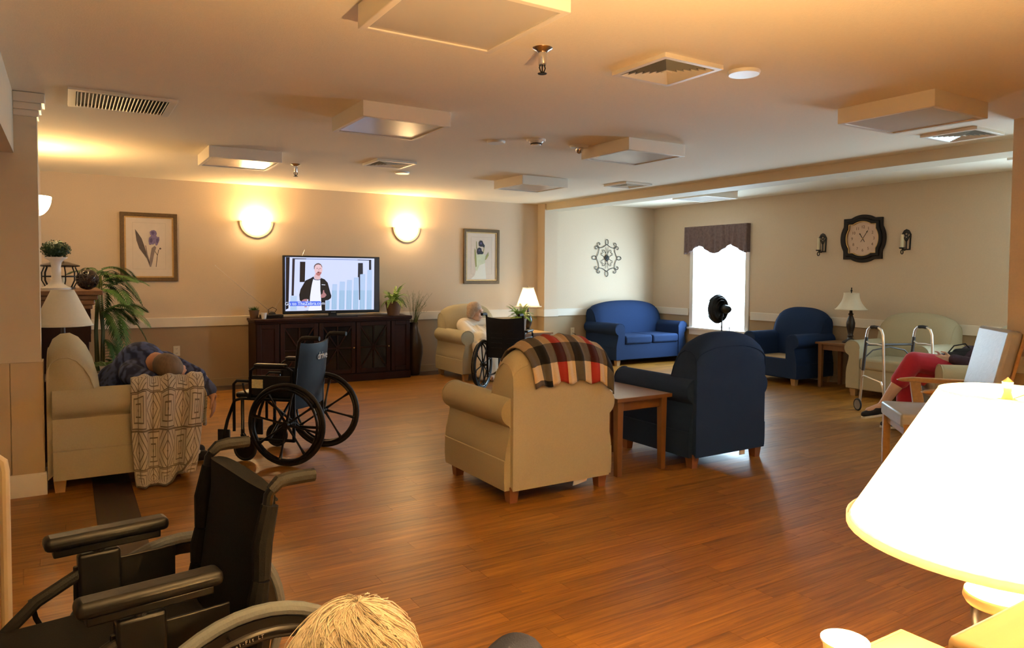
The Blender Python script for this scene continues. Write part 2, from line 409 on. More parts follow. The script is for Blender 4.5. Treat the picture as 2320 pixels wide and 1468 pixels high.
# ---- chair rail, baseboards
ntrim = [1]
def trim(a, b, mat=M_TRIM):
    ntrim[0] += 1; return struct('trim_%d' % ntrim[0], MB().b2(a, b), mat, bevel=.004)
trim((XLW, YT-.018, ZR2), (6.31, YT+.01, ZR1))
trim((6.285, 9.182, ZR2), (6.56, 9.21, ZR1)); trim((6.282, 9.19, ZR2), (6.305, YT, ZR1))
trim((6.545, YP-.018, ZR2), (XW, YP+.01, ZR1))
trim((XW-.018, 1.0, ZR2), (XW+.01, 7.20, ZR1)); trim((XW-.018, 8.46, ZR2), (XW+.01, YP, ZR1))
trim((5.562, YN, ZR2), (5.59, 2.43, ZR1)); trim((5.57, 2.41, ZR2), (5.80, 2.438, ZR1))
M_BASE = pmat('brown_vinyl_base', (.36, .26, .15), .5, var=.05)
def base(n, a, b, m=M_BASE): struct('baseboard_'+n, MB().b2(a, b), m, bevel=.003)
base('back', (XLW, YT-.012, 0), (6.30, YT+.01, .095)); base('alcove', (6.545, YP-.012, 0), (XW, YP+.01, .095))
base('right', (XW-.012, 1.0, 0), (XW+.01, YP, .095)); base('pier', (5.568, YN, 0), (5.59, 2.43, .095))
base('pilaster', (6.288, 9.188, 0), (6.557, 9.22, .095)); base('left', (XLW-.01, 5.53, 0), (XLW+.012, YT, .095))
struct('baseboard_stub', MB().prism([(5.335, 0), (5.335, .115), (5.342, .125), (5.345, .14), (5.36, .145), (5.36, 0)], XL, -.13, 'x').b2((-.16, 5.336, 0), (-.128, 5.535, .13)), M_WHITE)

# ---- windows
M_GLASS = bpy.data.materials.new('window_glass'); M_GLASS.use_nodes = True
nt = M_GLASS.node_tree; nt.nodes.clear()
to = nt.nodes.new('ShaderNodeOutputMaterial'); mxs = nt.nodes.new('ShaderNodeMixShader'); mxs.inputs[0].default_value = .06
tr = nt.nodes.new('ShaderNodeBsdfTransparent'); gl = nt.nodes.new('ShaderNodeBsdfGlossy'); gl.inputs['Roughness'].default_value = .02
nzg = nt.nodes.new('ShaderNodeTexNoise'); crg = nt.nodes.new('ShaderNodeMapRange'); crg.inputs[3].default_value = .92; crg.inputs[4].default_value = .98
cbg = nt.nodes.new('ShaderNodeCombineColor'); nt.links.new(nzg.outputs[0], crg.inputs[0])
for i in range(3): nt.links.new(crg.outputs[0], cbg.inputs[i])
nt.links.new(cbg.outputs[0], tr.inputs[0]); nt.links.new(tr.outputs[0], mxs.inputs[1]); nt.links.new(gl.outputs[0], mxs.inputs[2]); nt.links.new(mxs.outputs[0], to.inputs[0])
for i, (a, b) in enumerate(WIN):
    fr = MB()
    c = .07                                   # casing on the room face
    fr.b2((XW-.02, a-c, WZ0), (XW+.005, a+.005, WZ1)); fr.b2((XW-.02, b-.005, WZ0), (XW+.005, b+c, WZ1)); fr.b2((XW-.02, a-c, WZ1-.005), (XW+.005, b+c, WZ1+c))
    fr.b2((XW, a, WZ0), (XW+T, a+.015, WZ1)); fr.b2((XW, b-.015, WZ0), (XW+T, b, WZ1)); fr.b2((XW, a, WZ1-.015), (XW+T, b, WZ1)); fr.b2((XW, a, WZ0), (XW+T, b, WZ0+.015))
    w = struct('window_%d' % (i+1), fr, M_WHITE, bevel=.003)
    MB().b2((XW-.055, a-c-.02, WZ0-.028), (XW+.06, b+c+.02, WZ0+.004)).build('window_sill', M_WHITE, w, bevel=.004)
    MB().b2((XW-.018, a-c, WZ0-.115), (XW+.005, b+c, WZ0-.028)).build('apron', M_WHITE, w, bevel=.003)
    zm = (WZ0+WZ1)/2+.02
    for nm, z0, z1, dx in (('sash', WZ0+.015, WZ1-.015, .085),):
        sm = MB(); t = .03
        sm.b2((XW+dx, a+.015, z0), (XW+dx+.03, a+.015+t, z1)); sm.b2((XW+dx, b-.015-t, z0), (XW+dx+.03, b-.015, z1))
        sm.b2((XW+dx, a+.015+t, z0), (XW+dx+.03, b-.015-t, z0+t)); sm.b2((XW+dx, a+.015+t, z1-t), (XW+dx+.03, b-.015-t, z1))
        so = sm.build(nm, M_WHITE, w)
        MB().b2((XW+dx+.012, a+.015+t, z0+t), (XW+dx+.017, b-.015-t, z1-t)).build('pane', M_GLASS, so)
    # portal so that the sky is sampled through the opening (gives no light of its own)
    pd = bpy.data.lights.new('window_portal', 'AREA'); pd.shape = 'RECTANGLE'; pd.size = b-a; pd.size_y = WZ1-WZ0; pd.cycles.is_portal = True
    po = bpy.data.objects.new('window_portal' if i == 0 else 'window_right_offscreen', pd); COL.objects.link(po); po.location = (XW+T+.02, (a+b)/2, (WZ0+WZ1)/2); po.rotation_euler = (PI/2, 0, PI/2)

# ---- valance curtain
va = thing('valance_curtain', 'brown patterned valance curtain with wavy hem above the window', 'curtain', (XW, 7.865, 1.75))
M_VAL = pmat('valance_cloth', (.16, .105, .10), .9, var=.45, scale=26, bump=.3, bscale=200)
rows = []
for iz in range(13):
    t = iz/12; row = []
    for iy in range(81):
        s = iy/80; hem = -.02+.085*math.cos(s*4*PI-PI)*.9+.05   # two arches
        zb = .0+.06*(1-abs(math.cos(s*2*PI)))*1. + (.07*math.sin(s*2*PI)**2)
        z = .44*(1-t)+zb*t
        pleat = .012*math.sin(s*70)+.008*math.sin(s*31+1)
        row.append((-.075-pleat*(.4+.6*t), -.635+1.27*s, z))
    rows.append(row)
MB().grid(rows).build('valance_cloth', M_VAL, va, solid=.004, ang=80)
for sy in (-.635, .635):
    MB().b2((-.078, sy-.002, .01), (-.004, sy+.002, .44)).build('return_flap', M_VAL, va)
MB().tube([(-.045, -.63, .425), (-.045, .63, .425)], .009, 8).tube([(-.045, -.6, .425), (-.004, -.6, .425)], .007, 6).tube([(-.045, .6, .425), (-.004, .6, .425)], .007, 6).build('curtain_rod', M_WHITE, va)

# ---- ceiling fittings
M_DIFF = pmat('acrylic_diffuser', (.60, .57, .54), .22, var=.02, spec=.6)
M_FIX = pmat('fixture_enamel', (.80, .75, .66), .45, var=.02)
def fixture(x0, y0, label, z=ZC, s=.62):
    t = thing('ceiling_light', label, 'ceiling light', (x0+s/2, y0+s/2, z), group='square ceiling lights')
    h = s/2
    MB().ring([(-h, -h), (h, -h), (h, h), (-h, h)], [(-h+.03, -h+.03), (h-.03, -h+.03), (h-.03, h-.03), (-h+.03, h-.03)], -.10, 0.001).build('frame', M_FIX, t, bevel=.003)
    MB().b2((-h+.028, -h+.028, -.093), (h-.028, h-.028, -.087)).build('diffuser', M_DIFF, t)
LBL = 'square white surface ceiling light, switched off, '
fixture(1.02, 2.23, LBL+'beside chrome sprinkler and large diffuser')
fixture(1.60, 4.38, LBL+'between return grille and smoke detectors')
fixture(1.05, 6.66, LBL+'above the iris picture end of the room')
fixture(3.80, 4.38, LBL+'next to the clear domed detector')
fixture(4.27, 6.68, LBL+'before the black iris picture')
fixture(4.30, 2.28, LBL+'beside the orange lit pier')
fixture(7.20, 6.75, LBL+'on the alcove ceiling by the window', ZC2)
fixture(7.20, 2.55, LBL+'on the alcove ceiling behind the pier', ZC2)

def diffuser(x0, y0, label, s=.41):
    t = thing('ceiling_vent', label, 'vent', (x0+s/2, y0+s/2, ZC), group='square ceiling air diffusers')
    h = s/2
    def sq(a): return [(-a, -a), (a, -a), (a, a), (-a, a)]
    MB().ring(sq(h), sq(h-.030), -.022, .001).build('frame', M_FIX, t, bevel=.002)
    MB().b2((-h+.028, -h+.028, -.002), (h-.028, h-.028, 0)).build('backing', M_SLOT, t)
    a = h-.036
    i = 0
    while a > .03:
        m = MB(); o, n_ = sq(a), sq(a-.012)
        vs_ = [(p[0], p[1], -.022) for p in o]+[(p[0], p[1], -.008) for p in n_]+[(p[0], p[1], -.0195) for p in o]+[(p[0], p[1], -.0055) for p in n_]
        m.add(vs_, [(i, (i+1) % 4, 4+(i+1) % 4, 4+i) for i in range(4)]+[(8+i, 12+i, 12+(i+1) % 4, 8+(i+1) % 4) for i in range(4)])
        m.build('louver_ring', M_FIX, t); a -= .026
    MB().lathe([(0.001, -.006), (.030, -.022), (.032, -.001)], 4, a0=PI/4, a1=PI/4+2*PI).build('centre_cone', M_FIX, t)
diffuser(2.51, 2.63, 'large cream square ceiling air diffuser between sprinkler and round speaker cover')
diffuser(2.52, 6.51, 'square ceiling air diffuser in front of the television')
diffuser(5.57, 6.46, 'square ceiling air diffuser close to the ceiling beam corner')
diffuser(5.61, 2.67, 'square ceiling air diffuser with bluish daylight on its louvers')
rg = thing('return_grille', 'long white slatted return air grille on the ceiling', 'vent', (.315, 5.30, ZC))
MB().ring([(-.30, -.265), (.30, -.265), (.30, .265), (-.30, .265)], [(-.255, -.22), (.255, -.22), (.255, .22), (-.255, .22)], -.014, .001).build('frame', M_FIX, rg, bevel=.002)
MB().b2((-.255, -.22, -.002), (.255, .22, 0.)).build('backing', M_SLOT, rg)
s0 = MB().box((0, 0, 0), (.0045, .44, .016), M=Matrix.Rotation(.6, 4, 'Y')).build('slat', M_FIX, rg, loc=(-.245, 0, -.010))
for i in range(1, 25): inst(s0, rg, (-.245+i*.0204, 0, -.010))

def sprinkler(x, y, label):
    t = thing('sprinkler', label, 'sprinkler', (x, y, ZC))
    MB().lathe([(.0, -.022), (.022, -.022), (.03, -.012), (.047, -.004), (.05, 0)], 24).build('escutcheon', M_CHROME, t)
    MB().lathe([(0, -.082), (.018, -.082), (.02, -.075), (.02, -.02), (0, -.02)], 16).build('body', M_CHROME, t)
    f = MB()
    for s in (-1, 1): f.tube([(s*.012, 0, -.08), (s*.017, 0, -.095), (s*.010, 0, -.112), (0, 0, -.118)], .0035, 6)
    f.tube([(0, 0, -.08), (0, 0, -.12)], .004, 6); f.build('frame_arms', M_IRON, t)
    MB().lathe([(0, -.124), (.021, -.124), (.023, -.121), (0, -.119)], 16).build('deflector', M_IRON, t)
sprinkler(1.97, 2.91, 'chrome pendant sprinkler head beside the large air diffuser')
sprinkler(1.97, 7.33, 'chrome pendant sprinkler head near the television wall')
def detector(x, y, r, hh, label, dome=False, name='smoke_detector', cat='detector', mat=None):
    t = thing(name, label, cat, (x, y, ZC)); m = mat or M_PLASTW
    MB().lathe([(0, -.018), (r*.93, -.018), (r, -.008), (r, .001), (0, .001)], 28).build('base', m, t)
    if dome:
        MB().ball((0, 0, -.02), (r*.42, r*.42, hh)).build('dome', M_CHROME, t)
    elif hh:
        MB().lathe([(0, -.018-hh), (r*.45, -.018-hh), (r*.55, -.018-hh*.6), (r*.78, -.018)], 24, cap=False).build('sensor_head', m, t)
        MB().lathe([(r*.52, -.018-hh*.75), (r*.60, -.018-hh*.72), (r*.60, -.018-hh*.4), (r*.66, -.018-hh*.4)], 24, cap=False).build('vent_slot', M_SLOT, t)
detector(3.02, 5.13, .075, 0, 'flat round white cover plate beside the smoke detector', name='cover_plate', cat='cover plate')
detector(3.25, 4.88, .078, .032, 'white round smoke detector with dark vent ring')
detector(3.71, 4.91, .082, .05, 'white round detector with clear bulging dome', dome=True)
detector(3.10, 2.65, .085, 0, 'round white ceiling speaker cover beside the large diffuser', name='speaker_cover', cat='speaker')
detector(3.09, 7.25, .08, 0, 'small round white ceiling cover near the television wall', name='cover_plate', cat='cover plate')
# ================================================================== WALL THINGS
M_SHADE = pmat('opal_glass_lit', (.9, .8, .6), .4, var=.03, emis=(1.0, .68, .34), estr=18.)
M_RIM = pmat('sconce_rim', (.42, .30, .19), .5, var=.1)
def sconce(x, y, z, rz, label, power=P_SCONCE):
    t = thing('wall_sconce', label, 'wall lamp', (x, y, z), rz, 'half bowl wall sconces')
    R = .168; m = MB()
    rows = []
    for i in range(13):                       # half bowl: open at the top, back against the wall (local +y is the room)
        ph = PI/2*i/12
        rows.append([(R*math.cos(ph)*math.cos(a), .012+.115*math.cos(ph)*math.sin(a), -R*math.sin(ph)) for a in [PI*k/24 for k in range(25)]])
    m.grid(rows, uv=False); m.build('glass_bowl', M_SHADE, t, ang=80, solid=.004)
    o = [((R+.036)*math.cos(PI+PI*k/32), (R+.036)*math.sin(PI+PI*k/32)) for k in range(33)]
    n_ = [((R+.001)*math.cos(PI+PI*k/32), (R+.001)*math.sin(PI+PI*k/32)) for k in range(33)]
    r = MB(); vs_ = []
    for yv in (0., .018):
        vs_ += [(p[0], yv, p[1]) for p in o]+[(p[0], yv, p[1]) for p in n_]
    fs = []
    N = 33
    for i in range(32): fs += [(i, i+1, N+i+1, N+i), (2*N+i, 3*N+i, 3*N+i+1, 2*N+i+1), (i, 2*N+i, 2*N+i+1, i+1), (N+i, N+i+1, 3*N+i+1, 3*N+i)]
    fs += [(0, N, 3*N, 2*N), (32, 2*N+32, 3*N+32, N+32)]
    r.add(vs_, fs); r.build('rim', M_RIM, t)
    MB().b2((-.05, 0, -.10), (.05, .015, -.0)).build('back_plate', M_WHITE, t)
    MB().tube([(0, .012, -.06), (0, .05, -.055), (0, .055, -.03)], .01, 8).ball((0, .06, -.03), (.024, .024, .032)).build('bulb', emat('bulb_lit', (1, .68, .32), 30.), t)
    l = light('sconce_light', (0, .100, .005), power, r=.03); l.parent = t
sconce(2.03, YT, 2.05, PI, 'lit half bowl wall sconce between the purple iris picture and the television')
sconce(4.07, YT, 2.05, PI, 'lit half bowl wall sconce between the television and the black iris picture')
sconce(XLW, 7.55, 2.06, -PI/2, 'lit half bowl wall sconce on the side wall above the mantel', 9.5)

def picture(x0, x1, z0, z1, label, shapes, name='framed_picture'):
    """shapes: list of (material, polygon in 0..1 picture units, layer)"""
    w, h = x1-x0, z1-z0
    t = thing(name, label, 'picture', ((x0+x1)/2, YT, z0)); fw_ = .045
    o = [(-w/2, 0), (w/2, 0), (w/2, h), (-w/2, h)]; i_ = [(-w/2+fw_, fw_), (w/2-fw_, fw_), (w/2-fw_, h-fw_), (-w/2+fw_, h-fw_)]
    MB().ring(o, i_, -.028, 0, 'y').build('frame', pmat('frame_bronze', (.13, .085, .04), .4, metal=.3, var=.4, scale=60), t, bevel=.006)
    i2 = [(p[0]*.985, h/2+(p[1]-h/2)*.985) for p in i_]; i3 = [(p[0]*.94, h/2+(p[1]-h/2)*.955) for p in i_]
    MB().ring(i_, i3, -.020, -.004, 'y').build('gilt_liner', M_GOLD, t)
    MB().b2((i3[0][0]-.002, -.012, i3[0][1]-.002), (i3[2][0]+.002, -.004, i3[2][1]+.002)).build('mat_board', pmat('picture_paper', (.66, .59, .52), .5, var=.05, scale=20), t)
    a, b, c, d = i3[0][0], i3[2][0], i3[0][1], i3[2][1]
    pr = MB(); g = .07
    ln = [(a+(b-a)*.14, c+(d-c)*.12), (b-(b-a)*.14, c+(d-c)*.12), (b-(b-a)*.14, d-(d-c)*.08), (a+(b-a)*.14, d-(d-c)*.08)]
    li = [(p[0]*.985, (p[1]-h/2)*.99+h/2) for p in ln]
    MB().ring(ln, li, -.0126, -.0118, 'y').build('plate_line', pmat('plate_line', (.48, .42, .36), .6, var=.1), t)
    for k, (m, poly) in enumerate(shapes):
        MB().prism([(a+(b-a)*p[0], c+(d-c)*p[1]) for p in poly], -.0130-.0004*k, -.0120-.0004*k, 'y').build('botanical_print', m, t)
    return t
def cp(pts, x0, y0, x1, y1): return [((p[0]-x0)/(x1-x0), 1-(p[1]-y0)/(y1-y0)) for p in pts]
I_D = pmat('print_dark_leaf', (.10, .08, .08), .6, var=.3, scale=30); I_G = pmat('print_grey_leaf', (.24, .20, .20), .6, var=.3, scale=30)
I_P = pmat('print_purple', (.20, .16, .34), .6, var=.5, scale=45); I_P2 = pmat('print_violet_dark', (.10, .08, .20), .6, var=.4, scale=45)
I_B = pmat('print_black_petal', (.025, .022, .035), .6, var=.4, scale=45); I_Y = pmat('print_olive', (.32, .34, .12), .6, var=.2); I_W = pmat('print_pale_green', (.62, .68, .50), .6, var=.15, scale=20); I_W2 = pmat('print_white_stem', (.78, .80, .74), .6, var=.08)
box1 = (1150, -70, 1595, 525)
A1 = [(I_D, cp([(1237, 45), (1265, 85), (1300, 140), (1325, 215), (1345, 285), (1368, 345), (1385, 425), (1375, 425), (1350, 345), (1310, 290), (1275, 240), (1250, 160)], *box1)),
      (I_G, cp([(1395, 235), (1425, 212), (1440, 230), (1418, 300), (1402, 380), (1388, 430), (1374, 428), (1376, 340)], *box1)),
      (I_G, cp([(1332, 210), (1342, 212), (1356, 300), (1370, 350), (1362, 352), (1346, 300)], *box1)),
      (I_D, cp([(1460, 250), (1467, 252), (1452, 320), (1440, 430), (1434, 428), (1444, 330)], *box1)),
      (I_D, cp([(1425, 270), (1431, 268), (1452, 305), (1449, 312)], *box1)),
      (I_D, cp([(1467, 240), (1475, 230), (1486, 232), (1490, 242), (1482, 249), (1470, 248)], *box1)),
      (I_P, cp([(1378, 70), (1395, 55), (1420, 50), (1440, 62), (1447, 85), (1440, 110), (1452, 120), (1470, 118), (1472, 150), (1462, 180), (1450, 205), (1436, 210), (1428, 185), (1410, 200), (1395, 195), (1383, 205), (1370, 200), (1366, 165), (1372, 130), (1392, 110), (1380, 95)], *box1)),
      (I_P2, cp([(1390, 75), (1412, 62), (1425, 80), (1416, 100), (1400, 98)], *box1)),
      (I_P2, cp([(1380, 140), (1400, 130), (1406, 165), (1392, 185), (1378, 175)], *box1)),
      (I_P2, cp([(1440, 140), (1460, 135), (1462, 165), (1448, 190), (1438, 170)], *box1))]
picture(.515, 1.12, 1.295, 2.095, 'large gilt framed botanical print of a purple iris with one dark sword leaf', A1)
box2 = (552, 158, 782, 552)
A2 = [(I_W2, cp([(580, 548), (610, 520), (640, 400), (655, 330), (690, 345), (705, 545)], *box2)),
      (I_W, cp([(625, 345), (650, 330), (700, 340), (695, 410), (650, 430), (630, 480), (615, 460)], *box2)),
      (I_Y, cp([(612, 285), (620, 300), (626, 370), (628, 440), (620, 445), (612, 370)], *box2)),
      (I_Y, cp([(722, 315), (724, 345), (705, 378), (694, 385), (702, 352)], *box2)),
      (I_Y, cp([(624, 225), (628, 230), (632, 290), (626, 290)], *box2)),
      (I_Y, cp([(688, 262), (692, 266), (682, 330), (677, 328)], *box2)),
      (I_B, cp([(645, 235), (655, 218), (672, 220), (680, 240), (692, 260), (688, 278), (672, 270), (660, 272), (645, 265)], *box2)),
      (I_B, cp([(632, 290), (648, 278), (664, 285), (668, 305), (682, 320), (675, 335), (655, 335), (636, 338), (628, 320)], *box2)),
      (I_P2, cp([(652, 240), (664, 232), (670, 246), (660, 254)], *box2)), (I_P2, cp([(640, 300), (652, 294), (656, 306), (645, 312)], *box2))]
picture(4.975, 5.59, 1.26, 2.075, 'gilt framed botanical print of black irises on pale green stems', A2)

def outlet(loc, rz, label):
    t = thing('wall_outlet', label, 'outlet', loc, rz, 'ivory wall outlets')
    MB().b2((-.037, 0, -.06), (.037, .007, .06)).build('cover_plate', M_PLATE, t, bevel=.003)
    for z in (-.027, .027):
        s_ = MB().lathe([(0, .0015), (.017, .0015), (.017, 0)], 16, M=Matrix.Rotation(-PI/2, 4, 'X').to_3x3()).build('socket', M_PLATE, t, loc=(0, .0068, z))
        MB().b2((-.008, .001, -.004), (-.005, .0022, .006)).b2((.005, .001, -.004), (.008, .0022, .006)).b2((-.002, .001, -.011), (.002, .0022, -.007)).build('slot', M_SLOT, s_)
    return t
outlet((1.098, YT, .46), PI, 'ivory wall outlet below the chair rail under the iris picture')
outlet((6.93, YP, .49), PI, 'ivory wall outlet beside the blue loveseat with a cord plugged in')
tag(MB().tube([(6.935, 9.300, .46), (6.95, 9.26, .45), (6.98, 9.25, .36), (7.0, 9.27, .20), (7.04, 9.28, .05), (7.12, 9.29, .008)], .004, 6).build('power_cord', M_IRON), 'thin dark power cord hanging from the outlet beside the blue loveseat', 'cord')

# ---- clock on the window wall
M_CLK = pmat('clock_frame_dark', (.010, .007, .006), .5, var=.3, spec=.25)
ck = thing('wall_clock', 'large dark quatrefoil wall clock with cream dial', 'clock', (XW, 5.44, 1.89), PI/2)     # local -y ... room side is +y
def quat(a, c, n=96):
    p = []
    for i in range(n):
        th = 2*PI*i/n; r = max(c, a/max(abs(math.cos(th)), abs(math.sin(th)))); p.append((r*math.cos(th), r*math.sin(th)))
    return p
MB().ring(quat(.262, .306), quat(.222, .262), 0, .03, 'y').build('frame_outer', M_CLK, ck, bevel=.004)
MB().ring(quat(.225, .265), quat(.185, .222), 0, .05, 'y').build('frame_inner', M_CLK, ck, bevel=.012, bseg=3)
MB().ring(quat(.188, .225), quat(.178, .213), .0, .042, 'y').build('gilt_bead', M_GOLD, ck, bevel=.003)
MB().prism(quat(.185, .22), 0, .018, 'y').build('dial', pmat('clock_dial', (.60, .44, .34), .35, var=.12, scale=9), ck)
M_INK = pmat('dial_ink', (.16, .10, .07), .6, var=.1)
for i in range(1, 13):
    a = PI/2-2*PI*i/12; rr = .148
    text('numeral', str(i), .052, M_INK, ck, Matrix.Translation((-rr*math.cos(a), .0186, rr*math.sin(a))) @ Matrix.Rotation(PI, 4, 'Z') @ Matrix.Rotation(PI/2, 4, 'X'))
def hand(nm, ang, ln, w):
    a = PI/2-ang; d = Vector((-math.cos(a), 0, math.sin(a))); q = Vector((-d.z, 0, d.x))
    pts = [-d*.05+q*w*.4, -d*.05-q*w*.4, d*ln*.75-q*w*.5, d*ln*.8-q*w*1.3, d*ln, d*ln*.8+q*w*1.3, d*ln*.75+q*w*.5]
    MB().prism([(p.x, p.z) for p in pts], .021, .023, 'y').build(nm, M_IRON, ck)
hand('hour_hand', 2*PI*(10.9/12), .085, .007); hand('minute_hand', 2*PI*(5.5/60), .125, .006)
MB().lathe([(0, .026), (.008, .025), (.008, .02)], 12, M=Matrix.Rotation(-PI/2, 4, 'X').to_3x3()).build('centre_pin', M_GOLD, ck)

def candle_sconce(y, label):
    t = thing('candle_sconce', label, 'candle holder', (XW, y, 1.83), PI/2, 'iron candle sconces beside the clock')
    m = MB()
    m.ring([(-.05, -.10), (.05, -.10), (.058, .09), (.03, .14), (0, .155), (-.03, .14), (-.058, .09), (-.05, -.10)][:7], [(-.036, -.085), (.036, -.085), (.042, .08), (.02, .118), (0, .125), (-.02, .118), (-.042, .08)], .0, .012, 'y')
    m.tube([(0, .008, -.09), (0, .008, .04)], .008, 6)
    for s in (-1, 1): m.tube([(0, .008, .0), (s*.018, .008, .03), (s*.03, .008, .055), (s*.04, .008, .075)], .006, 6)
    m.tube([(.02*math.cos(2*PI*i/12), .008, .095+.02*math.sin(2*PI*i/12)) for i in range(12)], .006, 6, closed=True)
    m.tube([(.016*math.cos(2*PI*i/12), .008, .058+.016*math.sin(2*PI*i/12)) for i in range(12)], .005, 6, closed=True)
    m.build('back_plate', M_IRON, t)
    a = MB().tube([(0, .006, -.09), (0, .04, -.105), (0, .08, -.095), (0, .095, -.08)], .007, 6)
    a.tube([(0, .095+.024*math.sin(2*PI*i/14), -.125+.024*math.cos(2*PI*i/14)) for i in range(14)], .006, 6, closed=True)
    a.build('arm', M_IRON, t)
    MB().lathe([(0, -.085), (.03, -.085), (.036, -.07), (.03, -.07), (.028, -.08), (0, -.08)], 16, c=(0, .095, 0)).build('drip_cup', M_IRON, t)
    c = MB().lathe([(0, -.078), (.017, -.078), (.017, .085), (.012, .088), (0, .086)], 16, c=(0, .095, 0)).build('candle', pmat('candle_wax', (.78, .70, .48), .5, var=.05), t)
    MB().tube([(0, .095, .085), (.002, .096, .097)], .0012, 5).build('wick', M_IRON, c)
candle_sconce(6.02, 'black iron candle sconce between the window and the clock')
candle_sconce(4.885, 'black iron candle sconce between the clock and the orange pier')

# ---- scrolled iron wall art
wa = thing('scroll_wall_art', 'black wrought iron scrollwork medallion on the pale wall', 'wall decoration', (7.62, YP, 1.685), PI)
def P3(pts, y=.012): return [(p[0], y, p[1]) for p in pts]
def spiral(cx, cz, r0, r1, a0, a1, n=22): return [(cx+(r0+(r1-r0)*i/n)*math.cos(a0+(a1-a0)*i/n), cz+(r0+(r1-r0)*i/n)*math.sin(a0+(a1-a0)*i/n)) for i in range(n+1)]
fm = MB()
for q in range(4):                                 # concave sides with a loop at the middle
    R = Matrix.Rotation(q*PI/2, 2); L = .205 if q % 2 == 0 else .205
    pts = []
    for i in range(13): t = i/12; pts.append((-.17+t*.16, .165+.055*t**2.2))
    for i in range(1, 22): a = -PI/2-.5+ (2*PI+1.0)*i/22-.0; pts.append((.030*math.cos(a+PI*0)*-1, .262+.046*math.sin(a)))
    for i in range(13): t = 1-i/12; pts.append((.17-t*.16, .165+.055*t**2.2))
    pts = [tuple(R @ Vector(p)) for p in pts]
    fm.tube(P3(pts), .0052, 6)
fm.build('outer_frame', M_IRON, wa)
for sx in (-1, 1):
    for sz in (-1, 1):
        sp = MB()
        sp.tube(P3([(sx*p[0], sz*p[1]) for p in [(.165, .16), (.175, .19)]+spiral(.165, .225, .038, .010, -.6, 4.4)]), .0052, 6)
        sp.tube(P3([(sx*p[0], sz*p[1]) for p in [(.16, .165), (.19, .172)]+spiral(.222, .160, .036, .010, 2.2, -2.8)]), .0052, 6)
        sp.build('corner_scroll', M_IRON, wa)
        s2 = MB()
        s2.tube(P3([(sx*p[0], sz*p[1]) for p in [(.01, .045), (.03, .10)]+spiral(.075, .105, .032, .008, PI, -2.4)]), .0036, 5)
        s2.tube(P3([(sx*p[0], sz*p[1]) for p in [(.045, .01), (.09, .04)]+spiral(.105, .068, .024, .006, -PI/2, 3.6)]), .0036, 5)
        s2.tube(P3([(sx*p[0], sz*p[1]) for p in [(.02, .05), (.018, .15), (.03, .18)]]), .003, 5)
        s2.build('inner_scroll', M_IRON, wa)
ro_ = MB()
for i in range(12):
    a = 2*PI*i/12; ro_.ball((.030*math.cos(a), .016, .030*math.sin(a)), (.018, .007, .018), 8, 6)
ro_.ball((0, .018, 0), (.026, .012, .026), 10, 8); ro_.build('rosette', M_IRON, wa)

# ================================================================== TELEVISION GROUP
X0, X1, YF, ZT = 1.90, 3.95, 8.93, .84
cs = thing('tv_console', 'dark mahogany media console with crossed muntin glass doors', 'cabinet', ((X0+X1)/2, (YF+9.375)/2, 0))
hwc, hd = (X1-X0)/2, (9.375-YF)/2
MB().b2((-hwc, -hd-.012, ZT-.035), (hwc, hd, ZT)).b2((-hwc+.012, -hd, ZT-.055), (hwc-.012, hd, ZT-.034)).build('top', M_DARKW, cs, bevel=.006)
MB().b2((-hwc+.02, -hd+.03, .09), (hwc-.02, hd-.005, ZT-.05)).build('body', M_DARKW, cs)
MB().b2((-hwc+.012, -hd+.012, .0), (hwc-.012, hd-.01, .095)).build('plinth', M_DARKW, cs, bevel=.005)
secs = [(-hwc+.02, -hwc+.30, 'panel'), (-hwc+.30, -hwc+.78, 'door'), (-hwc+.78, -hwc+1.27, 'door'), (-hwc+1.27, -hwc+1.75, 'door'), (-hwc+1.75, hwc-.02, 'panel')]
M_DGL = pmat('dark_cabinet_glass', (.012, .010, .009), .12, var=.1)
for a, b, kd in secs:
    m = MB(); y0, y1 = -hd+.006, -hd+.031; z0, z1 = .11, ZT-.065; f = .055
    a += .006; b -= .006
    m.b2((a, y0, z0), (a+f, y1, z1)); m.b2((b-f, y0, z0), (b, y1, z1)); m.b2((a+f, y0, z0), (b-f, y1, z0+f)); m.b2((a+f, y0, z1-f), (b-f, y1, z1))
    d = m.build('door' if kd == 'door' else 'side_panel', M_DARKW, cs, bevel=.004)
    MB().b2((a+f, y0+.014, z0+f), (b-f, y1-.004, z1-f)).build('glass' if kd == 'door' else 'raised_panel', M_DGL if kd == 'door' else M_DARKW, d)
    if kd == 'door':
        w_, h_ = (b-f)-(a+f), (z1-f)-(z0+f); cx, cz = (a+b)/2, (z0+z1)/2
        MB().b2((cx-.008, y0+.002, z0+f), (cx+.008, y0+.016, z1-f)).build('muntin', M_DARKW, d)
        MB().b2((a+f, y0+.002, cz-.008), (b-f, y0+.016, cz+.008)).build('muntin', M_DARKW, d)
        L = math.hypot(w_, h_); an = math.atan2(h_, w_)
        for s in (-1, 1): MB().box((cx, y0+.009, cz), (L*.985, .012, .016), M=Matrix.Rotation(-s*an, 4, 'Y')).build('muntin', M_DARKW, d)
        MB().lathe([(0, .02), (.010, .018), (.008, .008), (.005, 0)], 12, M=Matrix.Rotation(PI/2, 4, 'X').to_3x3(), c=(b-.028, y0, cz)).build('knob', M_GOLD, d)

